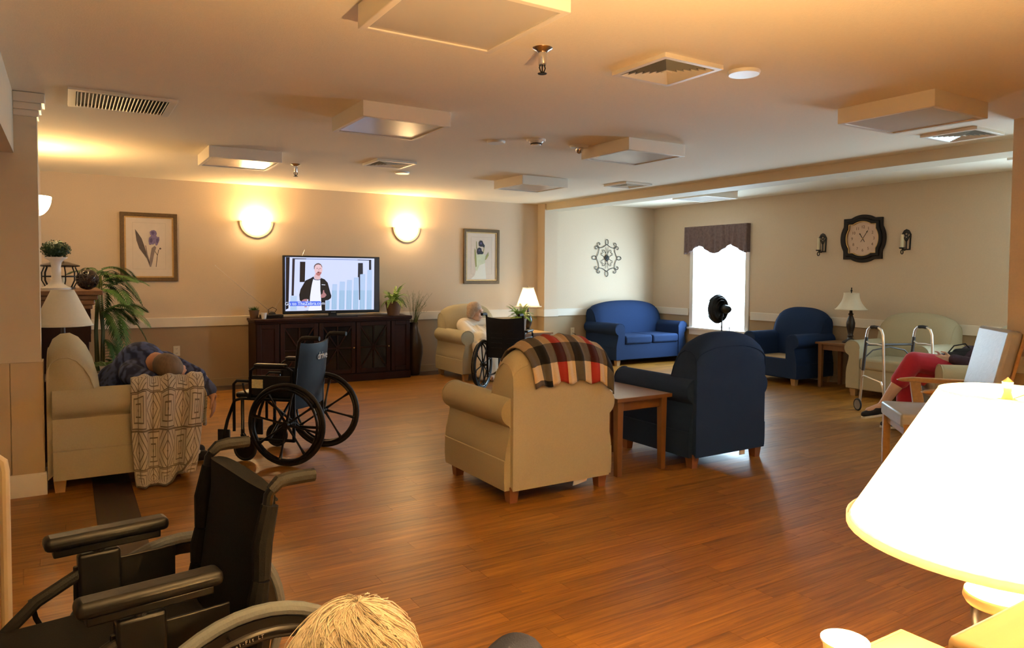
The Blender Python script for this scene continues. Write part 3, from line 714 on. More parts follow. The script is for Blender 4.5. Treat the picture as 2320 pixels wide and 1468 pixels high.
tv = thing('television', 'large flat screen television with a black bezel showing a presenter', 'television', (2.92, 9.12, ZT))
tz0, tz1, th_ = .045, .785, .635
MB().b2((-th_, -.02, tz0), (th_, .035, tz1)).build('housing', M_BLACK, tv, bevel=.006)
MB().b2((-.30, .03, .15), (.30, .07, .55)).build('rear_bulge', M_BLACK, tv, bevel=.02)
MB().b2((-.05, -.01, .006), (.05, .03, tz0+.02)).build('stand_neck', M_BLACK, tv)
MB().prism([(-.30, -.11), (.30, -.11), (.26, .11), (-.26, .11)], 0, .012).build('stand_base', M_BLACK, tv, bevel=.004)
def sx_(x): return -th_+.012+(x-40)/(2215-40)*(2*th_-.024)
def scr(x, y):
    yt = 55+.0277*(x-40); yb = 1360-.021*(x-40)
    return (sx_(x), tz1-.014-(y-yt)/(yb-yt)*(tz1-tz0-.045))
screen = MB().b2((-th_+.012, -.0215, tz0+.031), (th_-.012, -.0195, tz1-.014)).build('screen', emat('screen_black', (.010, .009, .012), .6), tv)
lay = [0]
def sp_(col, pts, s=.42, nm='screen_picture'):
    lay[0] += 1; y = -.0216-.00006*lay[0]
    m = emat('screen_%d_%d_%d' % col, hexc(*col), s)
    MB().prism([scr(*p) for p in pts], y-.00005, y+.00004, 'y').build(nm, m, screen)
sp_((205, 214, 250), [(60, 72), (2105, 126), (2092, 1306), (62, 1340)])
sp_((26, 18, 22), [(80, 74), (160, 78), (128, 1275), (66, 1310)])
sp_((150, 165, 205), [(60, 72), (80, 74), (70, 1300), (60, 1320)])
sp_((40, 32, 40), [(218, 100), (272, 103), (244, 978), (194, 978)])
sp_((58, 62, 84), [(218, 100), (520, 108), (520, 128), (218, 124)]); sp_((128, 148, 196), [(520, 108), (1700, 146), (1700, 162), (520, 128)]); sp_((52, 58, 80), [(1700, 146), (2030, 155), (2030, 172), (1700, 162)])
for xa, xb, yt in ((1110, 1218, 712), (1280, 1400, 655), (1450, 1565, 618), (1612, 1725, 562), (1766, 1880, 484), (1935, 2045, 392)):
    q = xa-22, xb-15
    sp_((168, 194, 232), [(xa, yt), (xb, yt+2), ((xb+q[1])/2, 860), ((xa+q[0])/2, 860)]); sp_((140, 180, 214), [((xa+q[0])/2, 860), ((xb+q[1])/2, 860), (q[1], 1304), (q[0], 1306)])
    for j in range(1, 6): xx = xa+(xb-xa)*j/6; sp_((190, 208, 238), [(xx-3, yt+20), (xx+3, yt+20), (xx-14, 1290), (xx-20, 1290)])
sp_((150, 182, 214), [(960, 1092), (1045, 1092), (1035, 1308), (945, 1310)]); sp_((176, 200, 232), [(172, 985), (310, 985), (305, 1322), (165, 1328)])
sp_((34, 24, 22), [(382, 184), (500, 186), (486, 660), (372, 660)])
sp_((36, 34, 44), [(1710, 225), (1824, 227), (1826, 482), (1758, 488), (1756, 1082), (1732, 1082), (1726, 556), (1704, 554)])
sp_((38, 38, 48), [(1972, 160), (2028, 162), (2028, 388), (1972, 388)])
# presenter in a dark jacket and white shirt
sp_((20, 16, 18), [(680, 530), (620, 570), (500, 625), (450, 720), (390, 830), (362, 960), (372, 1090), (420, 1120), (480, 1090), (560, 1060), (580, 1320), (470, 1330), (940, 1326), (945, 1092), (1010, 1085), (1070, 1040), (1082, 985), (1055, 900), (1020, 760), (1000, 680), (930, 600), (848, 565), (830, 600), (700, 590)])
sp_((232, 234, 248), [(672, 592), (830, 600), (832, 860), (846, 1000), (850, 1160), (862, 1322), (560, 1332), (590, 1180), (600, 1000), (628, 800), (650, 680)])
sp_((58, 58, 90), [(668, 570), (720, 600), (790, 606), (836, 592), (836, 608), (780, 622), (715, 614), (662, 588)])
sp_((218, 178, 182), [(712, 470), (832, 500), (838, 585), (780, 604), (720, 596), (690, 545)])
sp_((226, 190, 196), [(705, 300), (720, 260), (780, 240), (840, 258), (872, 310), (882, 380), (868, 440), (838, 490), (800, 520), (760, 505), (722, 470), (702, 400)])
sp_((92, 74, 72), [(690, 350), (690, 290), (715, 250), (752, 226), (795, 220), (840, 240), (868, 280), (880, 330), (866, 315), (846, 270), (790, 250), (735, 262), (708, 305), (700, 370)])
sp_((178, 112, 110), [(726, 468), (760, 440), (800, 418), (845, 430), (862, 445), (836, 492), (800, 520), (760, 506)])
sp_((70, 30, 36), [(765, 430), (785, 418), (808, 425), (800, 445), (775, 446)])
sp_((120, 92, 100), [(745, 338), (778, 334), (778, 346), (745, 350)]); sp_((120, 92, 100), [(812, 336), (850, 340), (850, 352), (812, 347)]); sp_((200, 150, 152), [(795, 345), (806, 345), (812, 392), (786, 392)])
sp_((210, 216, 236), [(862, 714), (945, 722), (943, 736), (860, 730)])
sp_((170, 118, 120), [(842, 965), (880, 930), (895, 850), (915, 850), (925, 905), (955, 935), (972, 970), (930, 1020), (870, 1035), (838, 1015)])
sp_((176, 122, 128), [(420, 1090), (470, 1060), (540, 1055), (535, 1110), (470, 1150), (410, 1140)]); sp_((190, 140, 150), [(470, 1225), (530, 1220), (525, 1250), (478, 1252)])
cap = [(160, 1112), (825, 1108), (848, 1130), (850, 1190), (830, 1216), (158, 1222), (138, 1200), (140, 1134)]
sp_((86, 116, 232), cap, nm='caption_banner')
p = scr(492, 1165)
text('caption_text', 'Go to TheZebra.com', .058, emat('screen_text', hexc(226, 234, 255), .46), screen, Matrix.Translation((p[0], -.0216-.00006*(lay[0]+8), p[1])) @ Matrix.Rotation(PI/2, 4, 'X'), ext=.0001)
MB().b2((-.03, -.0212, tz0+.010), (.03, -.0195, tz0+.020)).build('logo_badge', M_CHROME, tv)

# set-top box, antenna, cup, plants on the console
sb = thing('set_top_box', 'flat black set top box beside the television', 'electronics', (2.15, 9.15, ZT))
MB().b2((-.13, -.08, .006), (.13, .08, .045)).build('case', M_BLACK, sb, bevel=.005)
for a in (-.1, .1): MB().b2((a-.01, -.07, 0), (a+.01, .07, .008)).build('foot', M_BLACK, sb)
MB().b2((-.12, -.0815, .018), (.12, -.0795, .034)).build('front_panel', M_DGL, sb)
an = thing('tv_antenna', 'thin telescopic indoor antenna leaning out over the wall', 'antenna', (2.17, 9.20, ZT+.045))
MB().lathe([(0, 0), (.045, 0), (.045, .012), (.02, .03), (0, .034)], 20).build('base', M_BLACK, an)
MB().tube([(-.005, 0, .028), (-.33, 0, .30), (-.66, .0, .60)], [.003, .0025, .0018], 6).build('rod', M_ALU, an)
MB().ball((-.662, 0, .602), .006, 8, 6).build('rod_tip', M_ALU, an)
MB().tube([(.005, 0, .028), (.26, 0.05, .42), (.44, .1, .82)], [.003, .0025, .0018], 6).build('rod', M_ALU, an)
MB().tube([(.02, -.02, .01), (.05, -.03, .06), (.0, -.03, .09), (-.05, -.02, .06), (-.04, .0, .01)], .004, 6).build('cable_loop', M_BLACK, an)
def cup(loc, r, h, label, mat):
    t = thing('cup', label, 'cup', loc)
    MB().lathe([(0, .001), (r*.72, .001), (r*.72, 0), (r*.97, h-.004), (r+.002, h-.004), (r+.002, h), (r*.96, h), (r*.70, .004), (0, .004)], 28, cap=False).build('cup_wall', mat, t, ang=40)
    return t
M_CUP = pmat('translucent_plastic', (.80, .76, .70), .35, var=.04)
cup((2.03, 9.02, ZT), .036, .075, 'small white plastic cup on the media console beside the set top box', M_CUP)
# ================================================================== UPHOLSTERED SEATING
def sofa(name, label, cat, loc, rz, W, D, mat, legm, ncush=1, group=None, cushion=True, deck=None, zb=.085):
    """local: back at -y, front at +y, width along x"""
    t = thing(name, label, cat, loc, rz, group); hw, y0, y1 = W/2, -D/2, D/2
    # seat base
    MB().b2((-hw+.14, y0+.02, zb), (hw-.14, y1-.012, .335)).build('seat_base', mat, t, bevel=.012)
    # rolled arms
    for s in (-1, 1):
        pr = [(hw-.17, zb), (hw-.004, zb), (hw, zb+.06), (hw-.001, .268), (hw-.008, .272), (hw-.006, .280), (hw-.012, .33), (hw-.032, .41), (hw-.042, .468), (hw-.034, .482)]
        for i in range(17):
            a = math.radians(-52+232*i/16); pr.append((hw-.075+.097*math.cos(a), .565+.092*math.sin(a)))
        pr = [(s*p[0], p[1]) for p in pr]
        a_ = MB(); n = len(pr); ys = [y0+.03, y1-.03, y1-.012, y1]; sc = [1, 1, .995, .965]
        vs_ = []; cxp = s*(hw-.08)
        for yv, k in zip(ys, sc):
            vs_ += [(cxp+(p[0]-cxp)*k, yv, .35+(p[1]-.35)*k if k < 1 else p[1]) for p in pr]
        fs = [tuple(range(n)), tuple(3*n+i for i in range(n))]
        for j in range(3):
            for i in range(n): fs.append((j*n+i, j*n+(i+1) % n, (j+1)*n+(i+1) % n, (j+1)*n+i))
        a_.add(vs_, fs); arm = a_.build('arm', mat, t, ang=38)
        pp = [(cxp+(p[0]-cxp)*.985, y1-.004, p[1]) for p in pr[3:]]
        MB().tube(pp, .0045, 6).build('piping', mat, arm)
    # back
    hb = hw-.045
    prof = [(0, zb), (0, .30), (0, .60), (0, .80), (.006, .885), (.030, .945), (.075, .980), (.13, .985), (.18, .955), (.225, .895), (.262, .81), (.29, .70), (.305, .56), (.31, .34)]
    nx = 25; rows = []
    for (dy, z) in prof:
        row = []
        for i in range(nx):
            u = -1+2*i/(nx-1); au = abs(u)
            e = 1-.20*au**2.6-(.06*max(0, (au-.86)/.14)**2)
            zz = z if z < .5 else .5+(z-.5)*e
            fy = dy*(1-.10*max(0, (au-.8)/.2)**2)
            row.append((hb*u, y0+fy, zz))
        rows.append(row)
    b = MB(); b.grid(rows, uv=False)
    for i in (0, nx-1): b.f.append(tuple(r*nx+i for r in range(len(prof)))); b.mi.append(0)
    b.f.append(tuple(list(range(nx))+[(len(prof)-1)*nx+i for i in range(nx-1, -1, -1)])); b.mi.append(0)
    back = b.build('backrest', mat, t, ang=50)
    for i in (0, nx-1): MB().tube([rows[r][i] for r in range(3, len(prof))], .004, 6).build('piping', mat, back)
    MB().tube([rows[4][i] for i in range(nx)], .0035, 6).build('piping', mat, back)
    # cushions
    if cushion:
        wi = 2*(hw-.172); cw = wi/ncush
        for i in range(ncush):
            c = MB(); x0 = -wi/2+i*cw
            c.b2((x0+.004, y0+.285, .325), (x0+cw-.004, y1+.012, .462)); c.build('seat_cushion', mat, t, bevel=.035, bseg=4, ang=60)
    elif deck:
        MB().b2((-hw+.18, y0+.29, .332), (hw-.18, y1-.05, .345)).build('seat_deck', deck, t, bevel=.004)
    for sx in (-1, 1):
        for yy in (y0+.065, y1-.065):
            MB().box((sx*(hw-.075), yy, (zb+.02)/2), (.075, .075, zb+.02), taper=.72).build('leg', legm, t)
    return t
SH = -PI/2   # faces +x
c_mid = sofa('armchair', 'beige armchair seen from behind with a plaid throw over its back', 'armchair', (2.655, 4.07, 0), 0, .84, .84, M_BEIGE, M_LEGW)
c_navy = sofa('armchair', 'dark navy armchair with its back turned, beside the small side table', 'armchair', (4.205, 4.07, 0), 0, .83, .84, M_BLUE, M_LEGW)
c_left = sofa('armchair', 'beige armchair by the stub wall with a man slumped over its arm', 'armchair', (.305, 5.72, 0), SH, .86, .86, M_BEIGE, M_LEGL)
c_wom = sofa('armchair', 'beige armchair by the television wall holding a person in a white blanket', 'armchair', (4.80, 8.68, 0), PI, .86, .84, M_BEIGE, M_LEGL)
l_blue = sofa('loveseat', 'bright blue two cushion loveseat against the pale alcove wall', 'loveseat', (7.88, 8.87, 0), PI, 1.48, .82, M_BLUE, M_LEGL, ncush=2)
c_blue = sofa('armchair', 'blue armchair with a bare tan seat deck beside the window', 'armchair', (8.255, 6.205, 0), PI/2, .83, .80, M_BLUE, M_LEGL, cushion=False, deck=pmat('tan_deck', (.52, .37, .20), .8, var=.08))
l_cream = sofa('armchair', 'wide cream armchair against the window wall behind the walking frame', 'armchair', (8.24, 4.63, 0), PI/2, .94, .82, M_BEIGE, M_LEGL)
c_red = sofa('armchair', 'beige armchair mostly hidden, holding a person in red trousers', 'armchair', (6.885, 3.215, 0), .79, .84, .84, M_BEIGE, M_LEGL)

# paper tags under the chairs
tag(MB().prism([(2.74, .050), (2.79, .056), (2.85, .068), (2.86, .087), (2.75, .087)], 3.66, 3.663, 'y').build('paper_tag', M_PLASTW), 'white paper tag hanging under the beige armchair', 'tag')
tag(MB().b2((4.31, 3.66, .048), (4.37, 3.664, .087)).build('paper_tag', M_PLASTW), 'small white paper tag hanging under the navy armchair', 'tag')

# ---- plaid throw over the beige armchair
PL_C = {}
def plaid(c): 
    if c not in PL_C: PL_C[c] = pmat('plaid_%d' % len(PL_C), c, .95, var=.12, scale=150, bump=.4, bscale=300)
    return PL_C[c]
cols = [(.62, .50, .34), (.055, .05, .05), (.62, .50, .34), (.34, .03, .028), (.62, .50, .34), (.055, .05, .05), (.62, .50, .34), (.34, .03, .028), (.62, .50, .34), (.055, .05, .05)]
hbm = .42-.045; y0m = 4.07-.42
path = [(-.012, .715), (-.012, .75), (-.012, .79), (-.012, .83), (-.008, .885), (.024, .955), (.072, .998), (.13, 1.003), (.186, .972), (.236, .905), (.275, .82), (.303, .71), (.318, .60)]
# arc length bands
al = [0.]
for i in range(1, len(path)): al.append(al[-1]+math.hypot(path[i][0]-path[i-1][0], path[i][1]-path[i-1][1]))
def pathat(s):
    for i in range(1, len(path)):
        if s <= al[i]+1e-9: t = (s-al[i-1])/(al[i]-al[i-1]); return tuple(path[i-1][k]+(path[i][k]-path[i-1][k])*t for k in (0, 1))
    return path[-1]
bands = [(.0, .035, 2), (.035, .135, 0), (.135, .26, 1), (.26, .40, 3), (.40, .52, 1), (.52, al[-1], 0)]   # 0 light, 1 dark, 2 hem dark, 3 tan
svals = [0.]; skind = []
for a, b, kd in bands:
    n = 4 if b-a > .06 else 2
    for i in range(1, n+1): svals.append(a+(b-a)*i/n); skind.append(kd)
SUBC = 6; ncol = len(cols)*SUBC
rows = []
for s in svals:
    dy, z = pathat(s); row = []
    for j in range(ncol+1):
        ul = -.60-.26*min(1, s/.40); u = ul+(1.06-ul)*j/ncol; au = abs(u); x = hbm*u
        ua = min(au, 1.0); e = 1-.20*ua**2.6-(.06*max(0, (ua-.86)/.14)**2)
        wav = .006*math.sin(j*.55+s*9)+.004*math.sin(j*1.3)
        zz = (z if z < .5 else .5+(z-.5)*e)
        hemw = (1-min(1, s/.12))*(.012*math.sin(j*.42)+.02*(u-.2)**2*-1)
        xx = x if u < 1.0 else hbm*(1.0+(u-1.0)*.35); zd = 0 if u < 1.0 else -(u-1.0)*.55
        row.append((2.655+xx, y0m+dy-(.008+wav if dy < .05 else 0), zz+.012+hemw+zd+(wav if dy >= .05 else 0)))
    rows.append(row)
M_ORD = []; idx = {}
def pcol(i, j):
    c = cols[min(len(cols)-1, j//SUBC)]; kd = skind[i]
    if kd == 0: cc = c if c[0] > .1 else (.10, .095, .085)
    elif kd == 2 and j >= 2*SUBC: cc = c if c[0] > .1 else (.10, .095, .085)
    elif kd in (1, 2): cc = (.10, .09, .08) if c[0] > .5 else ((.035, .004, .006) if c[0] > .2 else (.006, .006, .007))
    else: cc = (.36, .27, .18) if c[0] > .5 else ((.30, .035, .03) if c[0] > .2 else (.07, .062, .055))
    if cc not in idx: idx[cc] = len(M_ORD); M_ORD.append(plaid(cc))
    return idx[cc]
tm = MB(); tm.grid(rows, midx=pcol)
th = tm.build('throw_blanket', M_ORD, solid=.012, ang=80)
tag(th, 'cream, black and red plaid throw draped over the beige armchair back', 'blanket')

# ================================================================== TABLES
def side_table(loc, w, d, h, label, top=M_LAM, legm=M_TABLE, rz=0., name='side_table'):
    t = thing(name, label, 'table', loc, rz)
    MB().b2((-w/2, -d/2, h-.022), (w/2, d/2, h)).build('table_top', top, t, bevel=.003)
    MB().ring([(-w/2-.006, -d/2-.006), (w/2+.006, -d/2-.006), (w/2+.006, d/2+.006), (-w/2-.006, d/2+.006)], [(-w/2, -d/2), (w/2, -d/2), (w/2, d/2), (-w/2, d/2)], h-.026, h-.001).build('edge_band', legm, t)
    i = .045
    for nm, a, b in (('apron', (-w/2+i, -d/2+i, h-.10), (w/2-i, -d/2+i+.018, h-.022)), ('apron', (-w/2+i, d/2-i-.018, h-.10), (w/2-i, d/2-i, h-.022)), ('apron', (-w/2+i, -d/2+i, h-.10), (-w/2+i+.018, d/2-i, h-.022)), ('apron', (w/2-i-.018, -d/2+i, h-.10), (w/2-i, d/2-i, h-.022))):
        MB().b2(a, b).build(nm, legm, t, bevel=.002)
    for sx in (-1, 1):
        for sy in (-1, 1): MB().box((sx*(w/2-.045), sy*(d/2-.045), (h-.02)/2), (.052, .052, h-.02), taper=.8).build('leg', legm, t, bevel=.003)
    return t
side_table((3.45, 4.10, 0), .50, .66, .555, 'wooden side table with brown laminate top between beige and navy armchairs')
side_table((8.33, 5.42, 0), .50, .52, .575, 'wooden end table under the dark turned lamp', top=M_TABLE)
side_table((5.66, 8.72, 0), .54, .56, .575, 'wooden end table holding the lit lamp and fern', top=M_OAK, legm=M_TABLE)
side_table((1.095, .515, 0), .57, .50, .715, 'oak lamp table holding the large lit lamp and plastic cup', top=pmat('amber_table_top', (.24, .11, .028), .4, var=.2, scale=10, stretch=(.3, 4, 4)), legm=M_TABLE, name='lamp_table')
side_table((.0, 6.45, 0), .42, .48, .60, 'dark end table behind the slumped man\'s armchair', top=M_DARKW, legm=M_DARKW)
# half wall with oak ledge beside the camera
hwl = struct('wall_half', MB().b2((.62, .13, 0), (1.75, .255, 1.095)), M_PAINT)
MB().b2((.58, .10, 1.095), (1.80, .288, 1.128))  .build('oak_ledge', pmat('pale_oak', (.62, .42, .20), .4, var=.2, scale=10, stretch=(.3, 4, 4)), hwl, bevel=.006)
# beige partition edge at the far left
pe = thing('partition_panel', 'beige free standing partition edge with rounded corner cap by the stub wall', 'partition', (-.190, 2.90, 0))
MB().b2((-.42, -.02, .02), (-.02, .02, .76)).build('panel', M_WAIN, pe)
MB().tube([(0, 0, 0.), (0, 0, .74), (-.004, 0, .772), (-.02, 0, .79), (-.42, 0, .79)], .016, 10).build('edge_cap', M_WAIN, pe)
MB().b2((-.44, -.12, 0), (-.40, .12, .03)).b2((-.06, -.12, 0), (-.02, .12, .03)).build('foot', M_PLATE, pe)

# ================================================================== LAMPS
M_SHT = bpy.data.materials.new('lamp_shade_cloth'); M_SHT.use_nodes = True
def shade_mat(m, dc, tc_, mix):
    nt = m.node_tree; nt.nodes.clear(); o = nt.nodes.new('ShaderNodeOutputMaterial'); mx = nt.nodes.new('ShaderNodeMixShader'); mx.inputs[0].default_value = mix
    d = nt.nodes.new('ShaderNodeBsdfDiffuse'); t = nt.nodes.new('ShaderNodeBsdfTranslucent'); nz = nt.nodes.new('ShaderNodeTexNoise'); nz.inputs['Scale'].default_value = 120
    tc = nt.nodes.new('ShaderNodeTexCoord'); nt.links.new(tc.outputs['Object'], nz.inputs[0])
    mr = nt.nodes.new('ShaderNodeMix'); mr.data_type = 'RGBA'; mr.inputs[6].default_value = tuple(c*.94 for c in tc_)+(1,); mr.inputs[7].default_value = tc_+(1,); nt.links.new(nz.outputs[0], mr.inputs[0])
    d.inputs[0].default_value = dc+(1,); nt.links.new(mr.outputs[2], t.inputs[0]); nt.links.new(d.outputs[0], mx.inputs[1]); nt.links.new(t.outputs[0], mx.inputs[2]); nt.links.new(mx.outputs[0], o.inputs[0])
shade_mat(M_SHT, (.85, .82, .76), (.93, .92, .90), .85)
M_SHO = pmat('cream_shade', (.76, .70, .56), .85, var=.05, scale=60)
def shade(t, z0, z1, R0, R1, mat, pleats=0, bell=0., seg=64, trim_m=None):
    n = seg if not pleats else pleats*4; m = MB(); rows = []
    for i in range(15):
        u = i/14; r = R0+(R1-R0)*u-bell*math.sin(PI*u)*.5
        row = []
        for k in range(n+1):
            a = 2*PI*k/n; rr = r*(1+(.010*math.cos(PI*(k % 4)/2) if pleats else 0)); row.append((rr*math.cos(a), rr*math.sin(a), z0+(z1-z0)*u))
        rows.append(row)
    m.grid(rows, uv=False); s = m.build('lamp_shade', mat, t, ang=80, solid=.0015)
    for z, r in ((z0, R0), (z1, R1)):
        h = .010 if z == z0 else -.010
        MB().lathe([(r*1.012, z-h*.1), (r*1.012+(-h*(R0-R1)/(z1-z0)) if 0 else r*1.012, z+h)], 48, cap=False).build('shade_trim', trim_m or mat, s, solid=.002)
    sp = MB()
    for a in range(3): sp.tube([(.012*math.cos(a*2.094), .012*math.sin(a*2.094), z1-.012), (R1*.99*math.cos(a*2.094), R1*.99*math.sin(a*2.094), z1-.006)], .0018, 5)
    sp.lathe([(.006, z1-.016), (.014, z1-.016), (.014, z1-.010), (.006, z1-.010)], 12); sp.build('spider', M_GOLD, s)
    return s
# large foreground lamp
LZ = .715
lf = thing('table_lamp', 'large lit table lamp with pleated cream shade beside the oak ledge', 'lamp', (1.13, .487, LZ))
M_LB = pmat('lamp_base_dark', (.010, .009, .008), .3, var=.4, scale=30)
MB().lathe([(0, 0), (.075, 0), (.078, .012), (.06, .02), (.03, .035), (.022, .06), (.021, .10), (.025, .14), (.030, .17), (.036, .20), (.037, .222)], 32).build('base', M_LB, lf, ang=60)
MB().lathe([(.03, .220), (.043, .223), (.047, .230), (.045, .240), (.024, .244), (.018, .252), (.014, .27), (.012, .345), (0, .345)], 32).build('collar', pmat('dull_brass', (.16, .105, .045), .45, var=.2), lf, ang=50)
shade(lf, .320, .530, .200, .083, M_SHT, pleats=60)
MB().ball((0, 0, .445), (.028, .028, .042)).build('bulb', emat('bulb_lit', (1, .68, .32), 30.), lf)
MB().tube([(0, 0, .34), (0, 0, .41)], .014, 10).build('socket', M_GOLD, lf)
MB().tube([(.014, 0, .345), (.05, 0, .38), (.05, 0, .48), (0, 0, .525), (-.05, 0, .48), (-.05, 0, .38), (-.014, 0, .345)], .0018, 5).lathe([(0, .552), (.007, .545), (.005, .53), (.008, .52)], 10).build('harp', M_GOLD, lf)
l = light('lamp_light', (0, 0, .465), P_LAMP, (1.0, .645, .28), r=.045); l.parent = lf
# lit lamp beside the woman
l2 = thing('table_lamp', 'lit table lamp with paneled cream shade on the end table beside the pilaster', 'lamp', (5.74, 8.80, .575))
MB().lathe([(0, 0), (.075, 0), (.07, .02), (.03, .04), (.05, .09), (.065, .15), (.05, .22), (.02, .27), (.012, .34), (0, .34)], 24).build('base', M_LB, l2, ang=60)
shade(l2, .355, .640, .195, .085, M_SHT, seg=6)
MB().ball((0, 0, .43), (.026, .026, .04)).build('bulb', emat('bulb_lit', (1, .68, .32), 30.), l2)
MB().lathe([(0, .67), (.008, .66), (.005, .645), (.008, .635)], 10).build('finial', M_GOLD, l2)
l = light('lamp_light', (0, 0, .43), P_SMALL, (1, .70, .30), r=.04); l.parent = l2
# dark turned lamp by the window wall
l3 = thing('table_lamp', 'unlit table lamp with dark turned base and cream bell shade', 'lamp', (8.33, 5.37, .575))
MB().lathe([(0, 0), (.095, 0), (.095, .012), (.07, .03), (.035, .05), (.028, .07), (.04, .085), (.028, .10), (.035, .14), (.05, .20), (.052, .25), (.036, .31), (.022, .345), (.034, .36), (.02, .372), (.012, .46), (0, .46)], 24).build('base', pmat('turned_dark_wood', (.03, .017, .012), .4, var=.3), l3, ang=50)
shade(l3, .415, .625, .185, .088, M_SHO, seg=48, bell=.05)
MB().lathe([(0, .695), (.009, .685), (.005, .672), (.013, .655), (.006, .635), (.008, .62)], 12).build('finial', M_IRON, l3)
# unlit lamp behind the left armchair
l4 = thing('table_lamp', 'unlit table lamp with wide cream shade behind the slumped man\'s armchair', 'lamp', (-.035, 6.40, .60))
MB().lathe([(0, 0), (.08, 0), (.075, .015), (.04, .03), (.03, .06), (.05, .12), (.055, .19), (.03, .26), (.06, .29), (.06, .30), (.016, .315), (.012, .44), (0, .44)], 24).build('base', pmat('turned_dark_wood', (.03, .017, .012), .4), l4, ang=50)
shade(l4, .395, .665, .198, .075, M_SHO, seg=48)

# ================================================================== WOODEN CHAIRS
M_GVIN = pmat('grey_vinyl', (.42, .41, .40), .35, var=.12, scale=25, bump=.15, bscale=60)
def wood_chair(loc, rz, label, pad=M_GVIN, group=None):
    t = thing('wooden_armchair', label, 'chair', loc, rz, group)
    W, D = .60, .56
    MB().b2((-W/2+.02, -.24, .37), (W/2-.02, .30, .47)).build('seat_cushion', pad, t, bevel=.02, bseg=3)
    bk = MB().box((0, -.315, .76), (W-.06, .085, .60), M=Matrix.Rotation(.22, 4, 'X')).build('backrest', pad, t, bevel=.025, bseg=3)
    MB().box((0, -.362, .74), (W-.05, .02, .60), M=Matrix.Rotation(.22, 4, 'X')).build('back_board', M_OAK, t, bevel=.004)
    for s in (-1, 1):
        MB().b2((s*(W/2-.03)-.022, .235, 0), (s*(W/2-.03)+.022, .285, .40)).build('leg', M_OAK, t, bevel=.004)
        MB().prism([(-.02, .34), (.06, .34), (.10, .62), (.03, .62)], s*W/2-.018, s*W/2+.018, 'x').build('arm_post', M_OAK, t, bevel=.004)
        MB().tube([(s*W/2, -.30, 0), (s*W/2, -.26, .4), (s*W/2, -.33, .66)], .024, 8).build('leg', M_OAK, t)
        MB().prism([(-.36, .615), (-.33, .645), (.08, .652), (.16, .642), (.19, .628), (.16, .620), (-.0, .615)], s*W/2-.03, s*W/2+.03, 'x').build('arm', M_OAK, t, bevel=.008)
        MB().b2((s*W/2-.015, -.27, .33), (s*W/2+.015, .25, .385)).build('side_rail', M_OAK, t, bevel=.003)
    MB().b2((-W/2+.01, .235, .31), (W/2-.01, .262, .37)).build('front_rail', M_OAK, t, bevel=.003)
    return t
HC = math.atan2(.69, .72)
wood_chair((5.235, 2.70, 0), HC, 'wooden armchair with silvery grey vinyl seat and tall back by the pier')
wood_chair((.345, .80, 0), math.atan2(-.8, .6), 'wooden armchair under the white haired person', pmat('blue_vinyl_seat', (.05, .08, .14), .5))

# ================================================================== WALKING FRAME
wk = thing('walking_frame', 'silver folding walking frame with two front wheels', 'walker', (7.20, 4.08, 0), -.41)
for s in (-1, 1):
    x = s*.27
    # side frame: front tube, hand loop, rear tube
    f = MB().tube([(x, .26, .07), (x, .215, .45), (x, .17, .80), (x, .155, .855), (x, .12, .885), (x, .06, .893), (x, -.02, .888), (x, -.06, .87), (x, -.085, .82), (x, -.095, .72), (x, -.135, .03)], .0125, 10)
    sd = f.build('side_frame', M_ALU, wk)
    MB().tube([(x, .165, .735), (x, .12, .715), (x, .0, .722), (x, -.09, .715)], .010, 8).build('side_brace', M_ALU, sd)
    MB().tube([(x, .232, .36), (x, .19, .375), (x, -.07, .345), (x, -.105, .29), (x, -.115, .22)], .010, 8).build('side_brace', M_ALU, sd)
    MB().tube([(x, .10, .889), (x, .05, .894), (x, -.01, .890)], .017, 10).build('hand_grip', M_GRIP, sd)
    MB().tube([(x, .218, .43), (x, .172, .78)], .0165, 10).build('front_sleeve', pmat('grey_sleeve', (.06, .06, .065), .4), sd)
    MB().lathe([(.016, 0), (.018, .012), (.014, .05)], 12, c=(x, -.136, 0)).build('rubber_tip', M_GRIP, sd)
    w_ = MB().tube([(x+s*.02, .265+.058*math.cos(a), .062+.058*math.sin(a)) for a in [2*PI*i/24 for i in range(24)]], .008, 8, closed=True).build('wheel', M_GRIP, sd)
    MB().lathe([(0, -.006), (.05, -.006), (.05, .006), (0, .006)], 20, M=Matrix.Rotation(PI/2, 4, 'Y').to_3x3(), c=(x+s*.02, .265, .062)).build('wheel_disc', pmat('grey_wheel', (.25, .24, .25), .5), w_)
MB().tube([(-.27, .185, .70), (.27, .185, .70)], .012, 8).build('cross_bar', pmat('grey_sleeve', (.06, .06, .065), .4), wk)
MB().tube([(-.27, .20, .56), (-.18, .195, .64), (0, .19, .675), (.18, .195, .64), (.27, .20, .56)], .007, 8).build('cross_brace', pmat('grey_sleeve', (.06, .06, .065), .4), wk)

